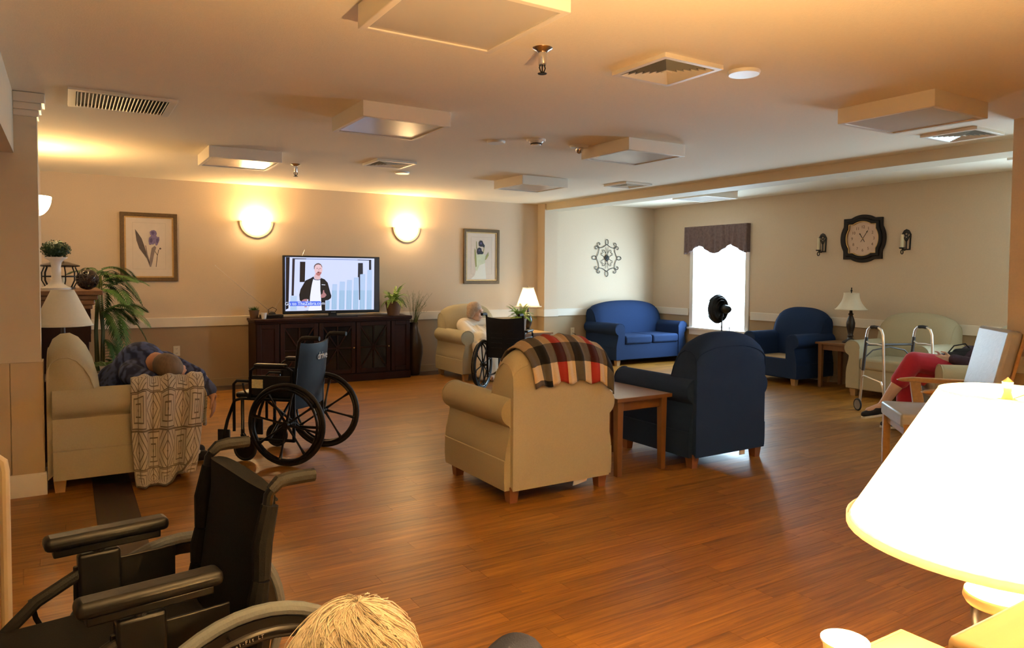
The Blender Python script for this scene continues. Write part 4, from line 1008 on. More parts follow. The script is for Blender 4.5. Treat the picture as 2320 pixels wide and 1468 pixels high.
# ================================================================== WHEELCHAIRS
def ringpts(cx, cy, cz, R, n=48): return [(cx, cy+R*math.cos(2*PI*i/n), cz+R*math.sin(2*PI*i/n)) for i in range(n)]
def wheelchair(loc, rz, label, kind, s=1.):
    """local: forward +y, axle over origin; kind 'mag' or 'wire'"""
    t = thing('wheelchair', label, 'wheelchair', loc, rz)
    half, R = .30, (.32 if kind == 'wire' else .305); sw = .23
    tyre_m = M_TYRE if kind == 'wire' else M_BTYRE
    zs, ztop, zarm = (.47, .90, .725) if kind == 'wire' else (.50, .93, .735)
    for sd in (-1, 1):
        x = sd*half
        wl = MB().tube(ringpts(x, 0, R, R-.016), .016, 10, closed=True).build('wheel_tyre', tyre_m, t)
        rm = MB()
        if kind == 'wire':
            ro = [(R-.03, -.012), (R-.03, .012), (R-.060, .009), (R-.064, 0), (R-.060, -.009)]
            vs_ = []; fs = []; n = 48
            for i in range(n):
                a = 2*PI*i/n
                for (r, dx) in ro: vs_.append((x+dx, r*math.cos(a), R+r*math.sin(a)))
            for i in range(n):
                for k in range(5): fs.append((i*5+k, i*5+(k+1) % 5, ((i+1) % n)*5+(k+1) % 5, ((i+1) % n)*5+k))
            rm.add(vs_, fs)
        else: rm.tube(ringpts(x, 0, R, R-.040), .013, 8, closed=True)
        rm.build('rim', M_BLACK, wl)
        MB().lathe([(0, -.03), (.024, -.03), (.03, -.018), (.03, .018), (.024, .03), (0, .03)], 16, M=Matrix.Rotation(PI/2, 4, 'Y').to_3x3(), c=(x, 0, R)).build('hub', M_BLACK if kind != 'wire' else M_ALU, wl)
        if kind == 'mag':
            sp0 = None
            for i in range(8):
                a = 2*PI*i/8+.2; d = Vector((0, math.cos(a), math.sin(a))); q = Vector((0, -math.sin(a), math.cos(a)))
                m = MB(); c = Vector((x, 0, R))
                for e in (-1, 1): pass
                pts = [c+d*.025, c+d*.10, c+d*.20, c+d*.25, c+d*.272]
                m.tube(pts, [.012, .008, .008, .013, .024], 6)
                m.build('spoke', M_BLACK, wl)
        else:
            for i in range(18):
                a = 2*PI*i/18; b_ = a+(.5 if i % 2 else -.5)
                MB().tube([(x+(.02 if i % 2 else -.02), .026*math.cos(b_), R+.026*math.sin(b_)), (x, (R-.058)*math.cos(a), R+(R-.058)*math.sin(a))], .0013, 4).build('spoke', M_ALU, wl)
        (MB().tube(ringpts(x+sd*.042, 0, R, R-.045), .0095, 8, closed=True) if kind != 'wire' else MB().tube(ringpts(x+sd*.046, 0, R, R-.050), .007, 12, closed=True, flat=2.1)).build('push_rim', M_BLKMET, wl)
        for i in range(6): a = 2*PI*i/6+.3; MB().tube([(x+sd*.042, (R-.045)*math.cos(a), R+(R-.045)*math.sin(a)), (x, (R-.045)*math.cos(a), R+(R-.045)*math.sin(a))], .004, 5).build('push_rim_clip', M_BLKMET, wl)
        # frame side
        xf = sd*sw; f = MB()
        f.tube([(xf, -.02, .16), (xf, -.02, zs), (xf, -.055, ztop-.10), (xf, -.065, ztop-.03), (xf, -.085, ztop-.005), (xf, -.12, ztop)], .0125, 10)
        f.tube([(xf, -.02, zs-.03), (xf, .40, zs-.03), (xf, .46, zs-.05), (xf, .52, .30), (xf, .56, .14)], .0125, 10)
        f.tube([(xf, -.02, .17), (xf, .36, .17), (xf, .395, .21), (xf, .395, zs-.03)], .0125, 10)
        f.tube([(xf, -.02, .305), (x, 0, .305)], .014, 8)
        side = f.build('side_frame', M_BLKMET, t)
        # push handle grip
        gl_ = .105 if kind != 'wire' else .06
        g = MB().tube([(xf, -.07, ztop-.02), (xf, -.09, ztop-.002), (xf, -.12, ztop+.001), (xf, -.12-gl_, ztop-.001)], [.014, .017, .018, .017], 10).build('push_handle', M_GRIP, t)
        # arm rest
        if kind == 'wire':
            MB().b2((xf-.032, .05, zarm-.035), (xf+.032, .345, zarm)).build('arm_pad', M_VINYL, t, bevel=.014, bseg=3)
            MB().b2((xf-.018, .07, zarm-.055), (xf+.018, .325, zarm-.034)).build('arm_rail', M_BLACK, t, bevel=.004)
            MB().tube([(xf, .22, zarm-.05), (xf, .22, zarm-.085), (xf, .24, zarm-.11)], .016, 8).tube([(xf, .18, zarm-.10), (xf, .27, zarm-.115), (xf, .36, zarm-.16), (xf, .425, zarm-.22), (xf, .44, zs-.02)], .016, 10).build('arm_tube', M_GRIP, t)
            MB().b2((xf-.004, .03, zs-.01), (xf+.004, .28, zarm-.09)).build('side_panel', M_BLACK, t, bevel=.003)
            MB().b2((xf-.02, .17, zs-.02), (xf+.02, .27, zarm-.06)).build('arm_bracket', M_BLACK, t, bevel=.008)
            # padded cane cover
            cv = MB()
            for j, (za, zb_) in enumerate(((zs-.02, .565), (.57, .665), (.67, ztop-.055))):
                ya = -.02-.045*max(0, (za-zs))/.36; yb_ = -.02-.045*max(0, (zb_-zs))/.36
                cv.tube([(xf, ya, za), (xf, ya-.003, (za+zb_)/2), (xf, yb_, zb_)], [.021, .0245, .021], 10)
            cv.build('cane_cover', M_MESHF, t)
        else:
            MB().b2((xf-.028, .04, zarm-.028), (xf+.028, .29, zarm)).build('arm_pad', M_VINYL, t, bevel=.012, bseg=3)
            MB().tube([(xf, -.01, zs-.02), (xf, -.005, zarm-.05), (xf, .03, zarm-.03), (xf, .29, zarm-.03), (xf, .325, zarm-.055), (xf, .33, zs+.06), (xf, .33, zs-.03)], .0115, 8).build('arm_tube', M_BLKMET, t)
            if sd < 0 or True:
                MB().tube([(xf, .33, zs+.10), (xf, .44, zs+.10), (xf, .465, zs+.075), (xf, .465, .22)], .0115, 8).build('desk_arm_tube', M_BLKMET, t)
            MB().b2((xf-.003, .0, zs), (xf+.003, .32, zarm-.09)).build('side_panel', M_BLACK, t, bevel=.002)
        # brake
        MB().tube([(xf+sd*.02, .33, zs-.03), (xf+sd*.035, .36, zs+.04), (xf+sd*.035, .37, zs+.09)], .007, 6).build('brake_lever', M_BLKMET, t)
        # caster
        cxr = .095 if kind != 'wire' else .085; cy_ = .395
        cw = MB().tube(ringpts(xf, cy_-.02, cxr, cxr-.014, 28), .014, 8, closed=True).build('caster', M_BTYRE, t)
        MB().lathe([(0, -.010), (cxr-.02, -.010), (cxr-.02, .010), (0, .010)], 20, M=Matrix.Rotation(PI/2, 4, 'Y').to_3x3(), c=(xf, cy_-.02, cxr)).build('caster_hub', M_BLACK, cw)
        MB().tube([(xf-.022, cy_-.02, cxr), (xf-.022, cy_, cxr*2+.012), (xf+.022, cy_, cxr*2+.012), (xf+.022, cy_-.02, cxr)], .006, 6).tube([(xf, cy_, cxr*2), (xf, cy_, .24)], .014, 8).build('caster_fork', M_BLKMET, cw)
        # foot rest
        MB().tube([(xf, .535, .22), (xf, .60, .10), (xf, .62, .07)] if kind == 'wire' else [(xf, .535, .22), (xf, .57, .12), (xf, .575, .09)], .010, 8).build('footrest_tube', M_BLKMET, t)
        (MB().b2((xf-.09 if sd > 0 else xf-.01, .56, .055), (xf+.01 if sd > 0 else xf+.09, .70, .070)) if kind == 'wire' else MB().b2((xf-.008, .50, .09), (xf+.008, .60, .23))).build('foot_plate', M_BLACK, t, bevel=.005)
    # cross brace, seat, back
    MB().tube([(-sw, .18, .17), (sw, .20, zs-.035)], .011, 8).tube([(sw, .18, .17), (-sw, .20, zs-.035)], .011, 8).build('cross_brace', M_BLKMET, t)
    sm = M_VINYL if kind != 'wire' else M_MESHF
    MB().b2((-sw+.005, -.0, zs-.03), (sw-.005, .46, zs+(.045 if kind == 'wire' else .012))).build('seat', sm, t, bevel=.018, bseg=3)
    rows = []
    zb0 = zs-.0 if kind == 'wire' else zs-.10
    n = 13; mz = 15
    zt = ztop-.028 if kind == 'wire' else ztop-.035
    for face in (0, 1):
        rr = []
        for i in range(mz):
            v = i/(mz-1); z = zb0+(zt-zb0)*v; row = []
            yc = -.02-.045*max(0, min(1, (z-zs)/(ztop-.1-zs)))
            for j in range(n):
                u = -1+2*j/(n-1); sag = .035*(1-u*u) if kind != 'wire' else -.018*(1-u*u)+.012
                thk = (.018 if kind != 'wire' else .045)*(1-.55*abs(u)**4)
                topc = (.02*(1-u*u) if kind == 'wire' else -.02*(1-u*u))*v**6
                row.append((u*(sw+.004 if kind != 'wire' else sw-.016), yc-sag+(thk/2 if face else -thk/2), z+topc))
            rr.append(row)
        rows.append(rr)
    b = MB(); b.grid(rows[0], uv=False); o1 = len(b.v); b.grid(rows[1], uv=False)
    def stitch(idx_):
        for a_, c_ in zip(idx_[:-1], idx_[1:]): b.f.append((a_, c_, o1+c_, o1+a_)); b.mi.append(0)
    stitch([i*n for i in range(mz)]); stitch([i*n+n-1 for i in range(mz)]); stitch(list(range(n))); stitch([(mz-1)*n+j for j in range(n)])
    bk = b.build('backrest', M_MESHF if kind == 'wire' else pmat('navy_vinyl', (.008, .013, .022), .5, var=.2, scale=10, bump=.35, bscale=14, spec=.25), t, ang=60)
    if kind == 'wire':
        MB().tube([(u*(sw-.02), rows[0][0][0][1]-.05-.0, zt-.025+.02*(1-u*u)) for u in [-1+2*j/12 for j in range(13)]], .004, 6).build('seam', M_GRIP, bk)
    if kind == 'ribbed':
        pass
    return t, bk, sw, zs, ztop
wc1, b1, *_ = wheelchair((.31, 1.985, 0), PI/2+.14, 'black manual wheelchair with grey pneumatic tyres and foam push handles', 'wire')
wc2, b2_, sw2, zs2, zt2 = wheelchair((1.54, 5.465, 0), .82, 'black wheelchair with mag wheels and a logo on its navy back', 'mag')
wc3, b3, sw3, zs3, zt3 = wheelchair((4.475, 7.335, 0), -.88, 'black wheelchair with ribbed back upholstery in front of the blanket wrapped person', 'mag')
# logo on the back of wheelchair 2, label, tag
M_LOGO = pmat('white_print', (.75, .74, .72), .6, var=.03)
text('logo_text', 'drive', .080, M_LOGO, b2_, Matrix.Translation((.055, -.108, zt2-.155)) @ Matrix.Rotation(PI/2, 4, 'X') , shear=.15, ext=.0012, label='white printed logo lettering')
lbm = pmat('label_print', (.66, .66, .42), .5, var=.4, scale=90)
MB().b2((-sw2-.006, .225, zs2+.05), (-sw2-.003, .315, zs2+.115)).build('instruction_label', lbm, wc2)
MB().b2((-.02, -.075, zs2-.19), (.015, -.072, zs2-.09)).build('care_tag', M_LOGO, wc2)
# ribs on wheelchair 3
for i in range(6):
    z = zs3+.02+i*.06
    for sxx in (-1, 1): MB().tube([(sxx*.03, -.088, z), (sxx*.10, -.083, z), (sxx*.17, -.070, z)], .006, 6, flat=.6).build('stitched_rib', pmat('navy_vinyl', (.018, .028, .045), .36), b3)
# rim lettering on wheelchair 1 (outer face of the near wheel, local +x... the wheel facing the camera)
R_ = .32-.050
msg = 'The Natural-Fit LT'
for i, ch in enumerate(msg):
    if ch == ' ': continue
    # seen from the camera (world -y side). wheelchair heading is world -x, so local +y = world -x, local +x = world +y; camera side wheel is local -x
    a = 1.575-.0265*(17-i)
    pos = Vector((-(.30+.046+.0070), R_*math.cos(a), .32+R_*math.sin(a)))
    rad = Vector((0, math.cos(a), math.sin(a)))
    nrm = Vector((-1, 0, 0)); tx = rad.cross(nrm)
    M = Matrix(((tx.x, rad.x, nrm.x, pos.x), (tx.y, rad.y, nrm.y, pos.y), (tx.z, rad.z, nrm.z, pos.z), (0, 0, 0, 1)))
    text('rim_letter', ch, .0115, M_LOGO, wc1, M, ext=.0003)
# ================================================================== PLANTS
def frond_mesh(name, L, lift, droop, n, ll, mat, w=.012, seed=0, vee=.5):
    """arching frond along +y from the origin with paired leaflets"""
    rg_ = random.Random(seed); m = MB(); pts = []
    for i in range(n+1):
        u = i/n; pts.append(Vector((0, L*(u-.12*u*u), lift*u-droop*u*u)))
    m.tube(pts, [.004*(1-.8*i/n)+.0008 for i in range(n+1)], 5)
    for i in range(2, n+1):
        p = pts[i]; tdir = (pts[i]-pts[i-1]).normalized(); u = i/n
        l_ = ll*(math.sin(PI*min(1, .18+u*.8))**.7)*(.85+.3*rg_.random())
        for s in (-1, 1):
            side = Vector((s, 0, 0)); d = (side*.8+tdir*(.75+.3*u)+Vector((0, 0, -.10+vee*.3))).normalized()
            q = tdir.cross(d).normalized(); c = d.cross(q).normalized()
            a = p; b = p+d*l_*.45+Vector((0, 0, .0)); e = p+d*l_*.95+Vector((0, 0, -l_*.28))
            wv = c*w
            m.add([a, b+wv, b-wv, e], [(0, 1, 2), (1, 3, 2)])
    return m.mesh(name, mat, 60)
def plant(name, label, loc, pot, fronds, stems=None, group=None):
    t = thing(name, label, 'plant', loc, group=group)
    pot(t)
    for (me, base_, az, tilt, sc) in fronds:
        o = bpy.data.objects.new('frond', me); COL.objects.link(o); o.parent = t
        o.location = base_; o.rotation_euler = Euler((tilt, 0, az)); o.scale = (sc, sc, sc)
    if stems: stems(t)
    return t
def round_pot(r0, r1, h, mat, soil=True):
    def f(t):
        p = MB().lathe([(0, 0), (r0, 0), (r1, h*.9), (r1*1.06, h*.9), (r1*1.06, h), (r1*.95, h), (r1*.93, h*.85), (0, h*.85)], 24, cap=False).build('pot', mat, t, ang=40)
        return p
    return f
rp = random.Random(11)
# tall palm beside the mantel
PF = [frond_mesh('palm_frond_%s' % i, .62, lf_, dr, 24, .21, M_LEAF, .012, i) for i, (lf_, dr) in enumerate(((.34, .45), (.25, .62), (.45, .40)))]
fr = []
for i in range(13):
    ph_ = -60+230*((i*.618) % 1); fr.append((PF[i % 3], (0, 0, 1.16+.02*i), math.radians(ph_-90), .1*rp.random(), (.72+.22*rp.random())*(1 if ph_ < 100 else .6)))
for i in range(7): fr.append((PF[(i+1) % 3], (.03, 0, .98), math.radians(-65+22*i-90), -.1, .85))
for i in range(9): fr.append((PF[1], (.05, 0, .70-.03*i), math.radians(-65+17*i-90), -.25, .60))
for i in range(4): fr.append((PF[1], (.03, 0, .38), math.radians(-60+40*i-90), -.3, .5))
def palm_stems(t):
    s = MB()
    for a in range(4): s.tube([(.03*math.cos(a*1.6), .03*math.sin(a*1.6), .2), (.045*math.cos(a*1.6+.5), .045*math.sin(a*1.6+.5), .8), (.02*math.cos(a), .02*math.sin(a), 1.36)], [.014, .012, .008], 7)
    s.build('stem', M_STEM, t)
plant('palm', 'tall artificial palm with arching fronds beside the mantel', (.27, 8.52, 0), round_pot(.11, .15, .30, M_TERRA), fr, palm_stems)
# fern right of the television
FF = [frond_mesh('fern_frond_%s' % i, .30, lf_, dr, 14, .055, M_LEAF2, .007, 20+i) for i, (lf_, dr) in enumerate(((.26, .22), (.16, .30), (.32, .16)))]
def fern(loc, label, n, sc, pot, zb, name='fern', limits=()):
    fr = []
    for i in range(n):
        az = i*2.399; k_ = sc*rp.uniform(.7, 1.1); tl = rp.uniform(.0, .5)
        for (ph, lim) in limits:                     # shorter fronds towards a wall, lamp or screen
            if math.cos(az+PI/2-math.radians(ph)) > .62: k_ = min(k_, lim)
        fr.append((FF[i % 3], (.02*math.cos(i), .02*math.sin(i), zb), az, tl, k_))
    return plant(name, label, loc, pot, fr)
fern((3.765, 9.13, ZT), 'bright green fern in a brown pot between television and floor vase', 44, .95, round_pot(.08, .11, .18, M_TERRA), .18, limits=((180, .62), (90, .80)))
fern((5.48, 8.60, .575), 'bright green fern on the end table under the lit lamp', 64, .85, round_pot(.07, .085, .20, M_TERRA), .20, limits=((37, .5),))
# small grass pot
gp = thing('potted_grass', 'small grassy plant in a brown pot on the console end', 'plant', (1.962, 9.24, ZT))
round_pot(.045, .06, .10, M_TERRA)(gp)
g = MB()
for i in range(150):
    a = rp.uniform(0, 2*PI); r = rp.uniform(0, .05); ln = rp.uniform(.04, .075); d = Vector((math.cos(a)*.6, math.sin(a)*.6, 1)).normalized(); b_ = Vector((r*math.cos(a), r*math.sin(a), .088)); q = Vector((-math.sin(a), math.cos(a), 0))*.003
    g.add([b_-q, b_+q, b_+d*ln], [(0, 1, 2)])
go = g.build('grass_tuft', M_LEAF, gp); go['kind'] = 'stuff'
# tall dark vase with dry grasses
vz = thing('floor_vase', 'tall dark floor vase of wispy grasses beside the console', 'vase', (4.085, 9.17, 0))
MB().lathe([(0, 0), (.075, 0), (.085, .02), (.10, .15), (.125, .30), (.125, .40), (.10, .52), (.07, .62), (.055, .68), (.065, .73), (.058, .73), (.048, .68), (0, .66)], 28, cap=False).build('vase_body', pmat('dark_ceramic', (.035, .022, .018), .35, var=.3, coat=.3), vz, ang=50)
for i in range(34):
    a = rp.uniform(0, 2*PI); sp = rp.uniform(.05, .34); hh = rp.uniform(.25, .50)
    ex = Vector((abs(math.cos(a))*sp if i % 3 else math.cos(a)*sp*.6, math.sin(a)*sp*.35, .70+hh))
    if ex.x > .0 and i % 4 == 0: ex.z -= .12
    p0 = Vector((.02*math.cos(a), .02*math.sin(a), .66)); mid = p0.lerp(ex, .55)+Vector((0, 0, .08))
    m = MB().tube([p0, p0.lerp(mid, .5)+Vector((0, 0, .02)), mid, ex], [.0022, .002, .0016, .0008], 4)
    for j in range(5):
        q = mid.lerp(ex, j/5); dv = Vector((rp.uniform(-.03, .04), rp.uniform(-.02, .02), rp.uniform(.01, .05))); m.tube([q, q+dv], [.0012, .0006], 3)
    m.build('grass_stalk', pmat('grass_green', (.10, .13, .035), .6, var=.3), vz)

# ================================================================== MANTEL GROUP AT THE LEFT
mt = thing('mantel', 'dark wood mantel surround with moulded shelf on the side wall', 'fireplace', (XLW+.004, 7.75, 0))
MB().b2((0, -.72, 1.205), (.49, .60, 1.245)).build('shelf', pmat('mantel_wood', (.15, .060, .025), .4, var=.3, scale=12, stretch=(3, .4, 3), coat=.2), mt, bevel=.006)
for i, (d, z0, z1) in enumerate(((.035, 1.165, 1.206), (.06, 1.12, 1.166), (.075, 1.085, 1.121))):
    MB().b2((0, -.72+d, z0), (.49-d, .60-d, z1)).build('moulding', MATS['mantel_wood'], mt, bevel=.008)
MB().b2((0, -.62, .80), (.40, .50, 1.086)).build('frieze', M_DARKW, mt, bevel=.004)
MB().b2((.395, -.50, .86), (.405, .38, 1.04)).build('frieze_panel', M_DARKW, mt, bevel=.003)
for y in (-.62, .28): MB().b2((0, y, 0), (.385, y+.22, .80)).build('pilaster', M_DARKW, mt, bevel=.005)
for y in (-.64, .26): MB().b2((0, y, 0), (.41, y+.26, .12)).build('plinth_block', M_DARKW, mt, bevel=.005)
MB().b2((0, -.40, 0), (.06, .28, .80)).build('firebox', M_SLOT, mt)
ZM = 1.245
up = thing('pedestal_vase', 'white fluted pedestal holding a green topiary ball on the mantel', 'vase', (-.085, 7.42, ZM))
MB().lathe([(0, 0), (.112, 0), (.112, .018), (.085, .03), (.06, .05), (.045, .07), (.038, .10), (.036, .20), (.042, .24), (.06, .262), (.085, .275), (.088, .285), (0, .285)], 28).build('pedestal', M_WHITE, up, ang=50)
tb = MB()
for i in range(900):
    z = rp.uniform(-1, 1); a = rp.uniform(0, 2*PI); r = math.sqrt(1-z*z); n_ = Vector((r*math.cos(a), r*math.sin(a), z)); k = rp.uniform(.75, 1.08)
    c = Vector((n_.x*.105*k, n_.y*.105*k, .352+n_.z*.072*k)); q = n_.orthogonal().normalized(); q.rotate(Matrix.Rotation(rp.uniform(0, 6.28), 3, n_)); w_ = n_.cross(q)
    tb.add([c-q*.012, c+w_*.006+n_*.006, c+q*.014+n_*.010, c-w_*.006+n_*.006], [(0, 1, 2, 3)])
tb.ball((0, 0, .352), (.085, .085, .058), 12, 8)
to_ = tb.build('topiary_leaves', M_LEAFD, up); to_['kind'] = 'stuff'
ln = thing('lantern', 'black metal lantern with a ring top on the mantel', 'lantern', (-.06, 7.72, ZM))
m = MB()
m.lathe([(0, 0), (.12, 0), (.12, .015), (.11, .02)], 24)
for i in range(10): a = 2*PI*i/10; m.tube([(.105*math.cos(a), .105*math.sin(a), .01), (.14*math.cos(a), .14*math.sin(a), .08), (.14*math.cos(a), .14*math.sin(a), .15), (.12*math.cos(a), .12*math.sin(a), .20)], .006, 5)
m.tube([(.14*math.cos(2*PI*i/32), .14*math.sin(2*PI*i/32), .115) for i in range(32)], .006, 6, closed=True); m.build('cage', M_IRON, ln)
MB().lathe([(.10, .198), (.155, .205), (.16, .215), (.14, .225), (.10, .235), (.06, .25), (0, .255)], 28).build('lid', pmat('lantern_lid', (.05, .04, .035), .25, metal=.7, var=.1), ln)
MB().lathe([(0, .015), (.04, .015), (.04, .12), (0, .12)], 16).build('candle', pmat('candle_wax', (.78, .70, .48), .5), ln)
MB().tube([(.035*math.cos(2*PI*i/16), 0, .285+.035*math.sin(2*PI*i/16)) for i in range(16)], .005, 6, closed=True).build('ring', M_IRON, ln)
wr = thing('decorative_ball', 'dark woven decorative ball beside the lantern on the mantel', 'decoration', (.15, 7.47, ZM))
m = MB()
for i in range(26):
    a, b_ = rp.uniform(0, PI), rp.uniform(0, PI); Rm = Euler((a, b_, rp.uniform(0, PI))).to_matrix()
    m.tube([Rm @ Vector((.085*math.cos(2*PI*k/20), .085*math.sin(2*PI*k/20), 0))+Vector((0, 0, .09)) for k in range(20)], .007, 5, closed=True)
m.build('woven_shell', pmat('dark_rattan', (.03, .02, .016), .35, var=.5, scale=40), wr)
fern_w = [(PF[1], (0, 0, .08), math.radians(-40+220*i/8-90), .45-.12*(i % 3), .40) for i in range(9)]
def sq_pot(t):
    MB().lathe([(0, 0), (.052, 0), (.068, .10), (.063, .10), (.058, .085), (0, .085)], 4, cap=False, a0=PI/4, a1=PI/4+2*PI).build('pot', pmat('white_ceramic', (.80, .72, .68), .5, var=.03), t)
plant('potted_palm', 'small palm in a white square pot on the dark stool', (.262, 6.87, .52), sq_pot, fern_w)
st = thing('stool', 'low dark wooden stool beside the mantel', 'stool', (.262, 6.87, 0))
MB().lathe([(0, .49), (.10, .49), (.105, .505), (.10, .52), (0, .52)], 24).build('seat', M_DARKW, st)
for i in range(3): a = 2*PI*i/3+.3; MB().tube([(.06*math.cos(a), .06*math.sin(a), .495), (.09*math.cos(a), .09*math.sin(a), 0)], .017, 8).build('leg', M_DARKW, st)
cup((1.115, .715, .715), .037, .075, 'translucent plastic cup on the lamp table', M_CUP)

# ================================================================== PEDESTAL FAN
fn = thing('pedestal_fan', 'black pedestal fan standing in front of the window', 'fan', (8.05, 7.20, 0), .05)
MB().lathe([(0, 0), (.20, 0), (.205, .01), (.19, .03), (.06, .045), (.03, .06), (0, .06)], 32).build('base', M_BLACK, fn)
MB().tube([(0, 0, .04), (0, 0, .50)], .014, 10).tube([(0, 0, .48), (0, 0, .86)], .010, 10).build('pole', M_BLACK, fn)
MB().ball((0, -.06, .92), (.065, .10, .065)).tube([(0, 0, .82), (0, -.01, .90)], .022, 8).build('motor', M_BLACK, fn)
FZ = .92; FR = .205
def wire(nm, fn_):
    fn_.build(nm, M_BLACK, fn)
cg = MB()
for r, y in ((FR, .075), (FR*.93, .035), (FR*.93, .115), (FR*.80, .012), (FR*.80, .138), (FR*.62, .0), (FR*.62, .15), (FR*.40, -.005), (FR*.40, .157)):
    cg.tube([(r*math.cos(2*PI*i/36), y, FZ+r*math.sin(2*PI*i/36)) for i in range(36)], .0035 if r < FR else .010, 5, closed=True)
for i in range(100):
    a = 2*PI*i/100; c, s = math.cos(a), math.sin(a)
    for sg in (0, 1):
        cg.tube([(r*c, (y if not sg else .15-y), FZ+r*s) for r, y in ((.03, -.006), (FR*.45, -.004), (FR*.75, .008), (FR*.93, .035), (FR, .07))], .0022, 3, caps=False)
cg.build('cage', M_BLACK, fn)
MB().lathe([(.0, -.004), (FR*.45, -.002), (FR*.75, .010), (FR*.93, .037), (FR*.99, .066), (FR*.97, .066), (FR*.91, .040), (FR*.74, .014), (FR*.44, .002), (0, .0)], 40, M=Matrix.Rotation(-PI/2, 4, 'X').to_3x3(), c=(0, 0, FZ), cap=False).build('rear_shell', M_BLACK, fn)
for i in range(4):
    a0 = i*PI/2+.3; m = MB(); rows = []
    for j in range(6):
        r = .04+.135*j/5; row = []
        for k in range(5):
            a = a0+(-.45+.9*k/4)*(1-.15*j/5); row.append((r*math.cos(a), .075+.035*(k/4-.5), FZ+r*math.sin(a)))
        rows.append(row)
    m.grid(rows, uv=False).build('blade', pmat('fan_blade', (.02, .022, .024), .25, var=.1), fn, solid=.003, ang=80)
MB().lathe([(0, -.01), (.035, 0), (.04, .03), (.02, .05), (0, .05)], 16, M=Matrix.Rotation(-PI/2, 4, 'X').to_3x3(), c=(0, .05, FZ)).build('hub', M_BLACK, fn)
MB().tube([(0, -.10, .90), (.03, -.12, .75), (.05, -.08, .4), (.05, -.02, .06), (.12, .10, .008)], .004, 6).build('power_cord', M_BLACK, fn)
MB().b2((-.022, .150, FZ-.022), (.022, .160, FZ+.022)).build('badge', M_CHROME, fn, bevel=.005)
# ================================================================== PEOPLE
def V(*a): return Vector(a)
def hand_caps(wrist, d, side, palm_n, sc=1., curl=.5):
    """palm and five fingers; d: pointing direction, side: thumb side, palm_n: palm normal"""
    d, side, n = Vector(d).normalized(), Vector(side).normalized(), Vector(palm_n).normalized(); w = Vector(wrist); c = []
    for k in (-1, 0, 1): c.append(('c', w+side*.018*k*sc, .014*sc, w+d*.075*sc+side*.026*k*sc, .013*sc))
    for k, (o, ln) in enumerate(((.034, .070), (.012, .080), (-.011, .074), (-.032, .058))):
        a = w+d*.080*sc+side*o*sc; b = a+(d+n*curl*.5).normalized()*ln*.5*sc; e = b+(d+n*curl*1.6).normalized()*ln*.5*sc
        c += [('c', a, .0092*sc, b, .0085*sc), ('c', b, .0085*sc, e, .0072*sc)]
    a = w+d*.02*sc+side*.03*sc; b = a+(d*.7+side*.8).normalized()*.04*sc; e = b+(d*.95+side*.25+n*curl*.5).normalized()*.035*sc
    c += [('c', a, .013*sc, b, .0105*sc), ('c', b, .0105*sc, e, .0085*sc)]
    return c
def head_caps(c, f, u, sc=1.):
    """skull, jaw, nose, ears, brow; f: facing, u: up of the head"""
    c, f, u = Vector(c), Vector(f).normalized(), Vector(u); u = (u-f*u.dot(f)).normalized(); r = f.cross(u)
    M = Matrix((r, f, u)).transposed()
    e = [('e', c+u*.025*sc-f*.012*sc, (.074*sc, .094*sc, .088*sc), M), ('e', c+f*.022*sc-u*.035*sc, (.058*sc, .070*sc, .080*sc), M),
         ('e', c+f*.050*sc-u*.088*sc, (.036*sc, .034*sc, .028*sc), M), ('c', c+f*.088*sc+u*.012*sc, .010*sc, c+f*.108*sc-u*.022*sc, .014*sc),
         ('c', c+f*.082*sc+u*.030*sc-r*.03*sc, .012*sc, c+f*.082*sc+u*.030*sc+r*.03*sc, .012*sc),
         ('c', c+f*.082*sc-u*.056*sc-r*.016*sc, .011*sc, c+f*.082*sc-u*.056*sc+r*.016*sc, .011*sc)]
    for s in (-1, 1):
        e.append(('e', c+r*s*.076*sc-u*.012*sc-f*.008*sc, (.010*sc, .022*sc, .034*sc), M)); e.append(('e', c+r*s*.040*sc+f*.062*sc-u*.022*sc, (.024*sc, .022*sc, .024*sc), M))
    return e, M
def face_bits(t, c, f, u, sc=1.):
    c, f, u = Vector(c), Vector(f).normalized(), Vector(u); u = (u-f*u.dot(f)).normalized(); r = f.cross(u); M = Matrix((r, f, u)).transposed()
    for s in (-1, 1): MB().ball(c+f*.0855*sc+r*s*.031*sc+u*.006*sc, (.013*sc, .006*sc, .007*sc), 10, 8, M=M).build('eye', M_EYE, t)
    MB().ball(c+f*.092*sc-u*.056*sc, (.022*sc, .006*sc, .005*sc), 10, 8, M=M).build('mouth', M_LIP, t)

# ---- man slumped sideways over the arm of the left chair
mn = thing('person', 'man in a blue patterned shirt slumped face down over the chair arm', 'person', (.25, 5.75, .46))
o = Vector((.25, 5.75, .46))
def L(*p): return Vector(p)-o
hp = L(.30, 5.82, .52); chest = L(.44, 5.80, .74); neck = L(.525, 5.65, .755); hd = L(.60, 5.50, .735)
hf, hu = V(.80, -.15, -.55), V(.1, -.95, .12)
hc, HM = head_caps(hd, hf, hu, 1.08)
shR, shL = L(.36, 5.58, .70), L(.62, 5.86, .735)
elL, wrL = L(.85, 5.78, .605), L(.915, 5.725, .475)
elR, wrR = L(.47, 5.50, .66), L(.60, 5.66, .60)
kn = [L(.74, 5.72, .49), L(.76, 5.95, .49)]; ank = [L(.70, 5.72, .10), L(.70, 5.93, .10)]
body = hc+[('c', neck, .052, hd+V(-.02, .04, .0), .05), ('c', chest, .13, neck, .08), ('c', hp, .12, chest, .12), ('c', shL, .05, elL, .042), ('c', elL, .040, wrL, .028)]
body += hand_caps(wrL, (.05, -.05, -1), (-.4, -.9, 0), (-.9, .4, 0), 1.0, .35)
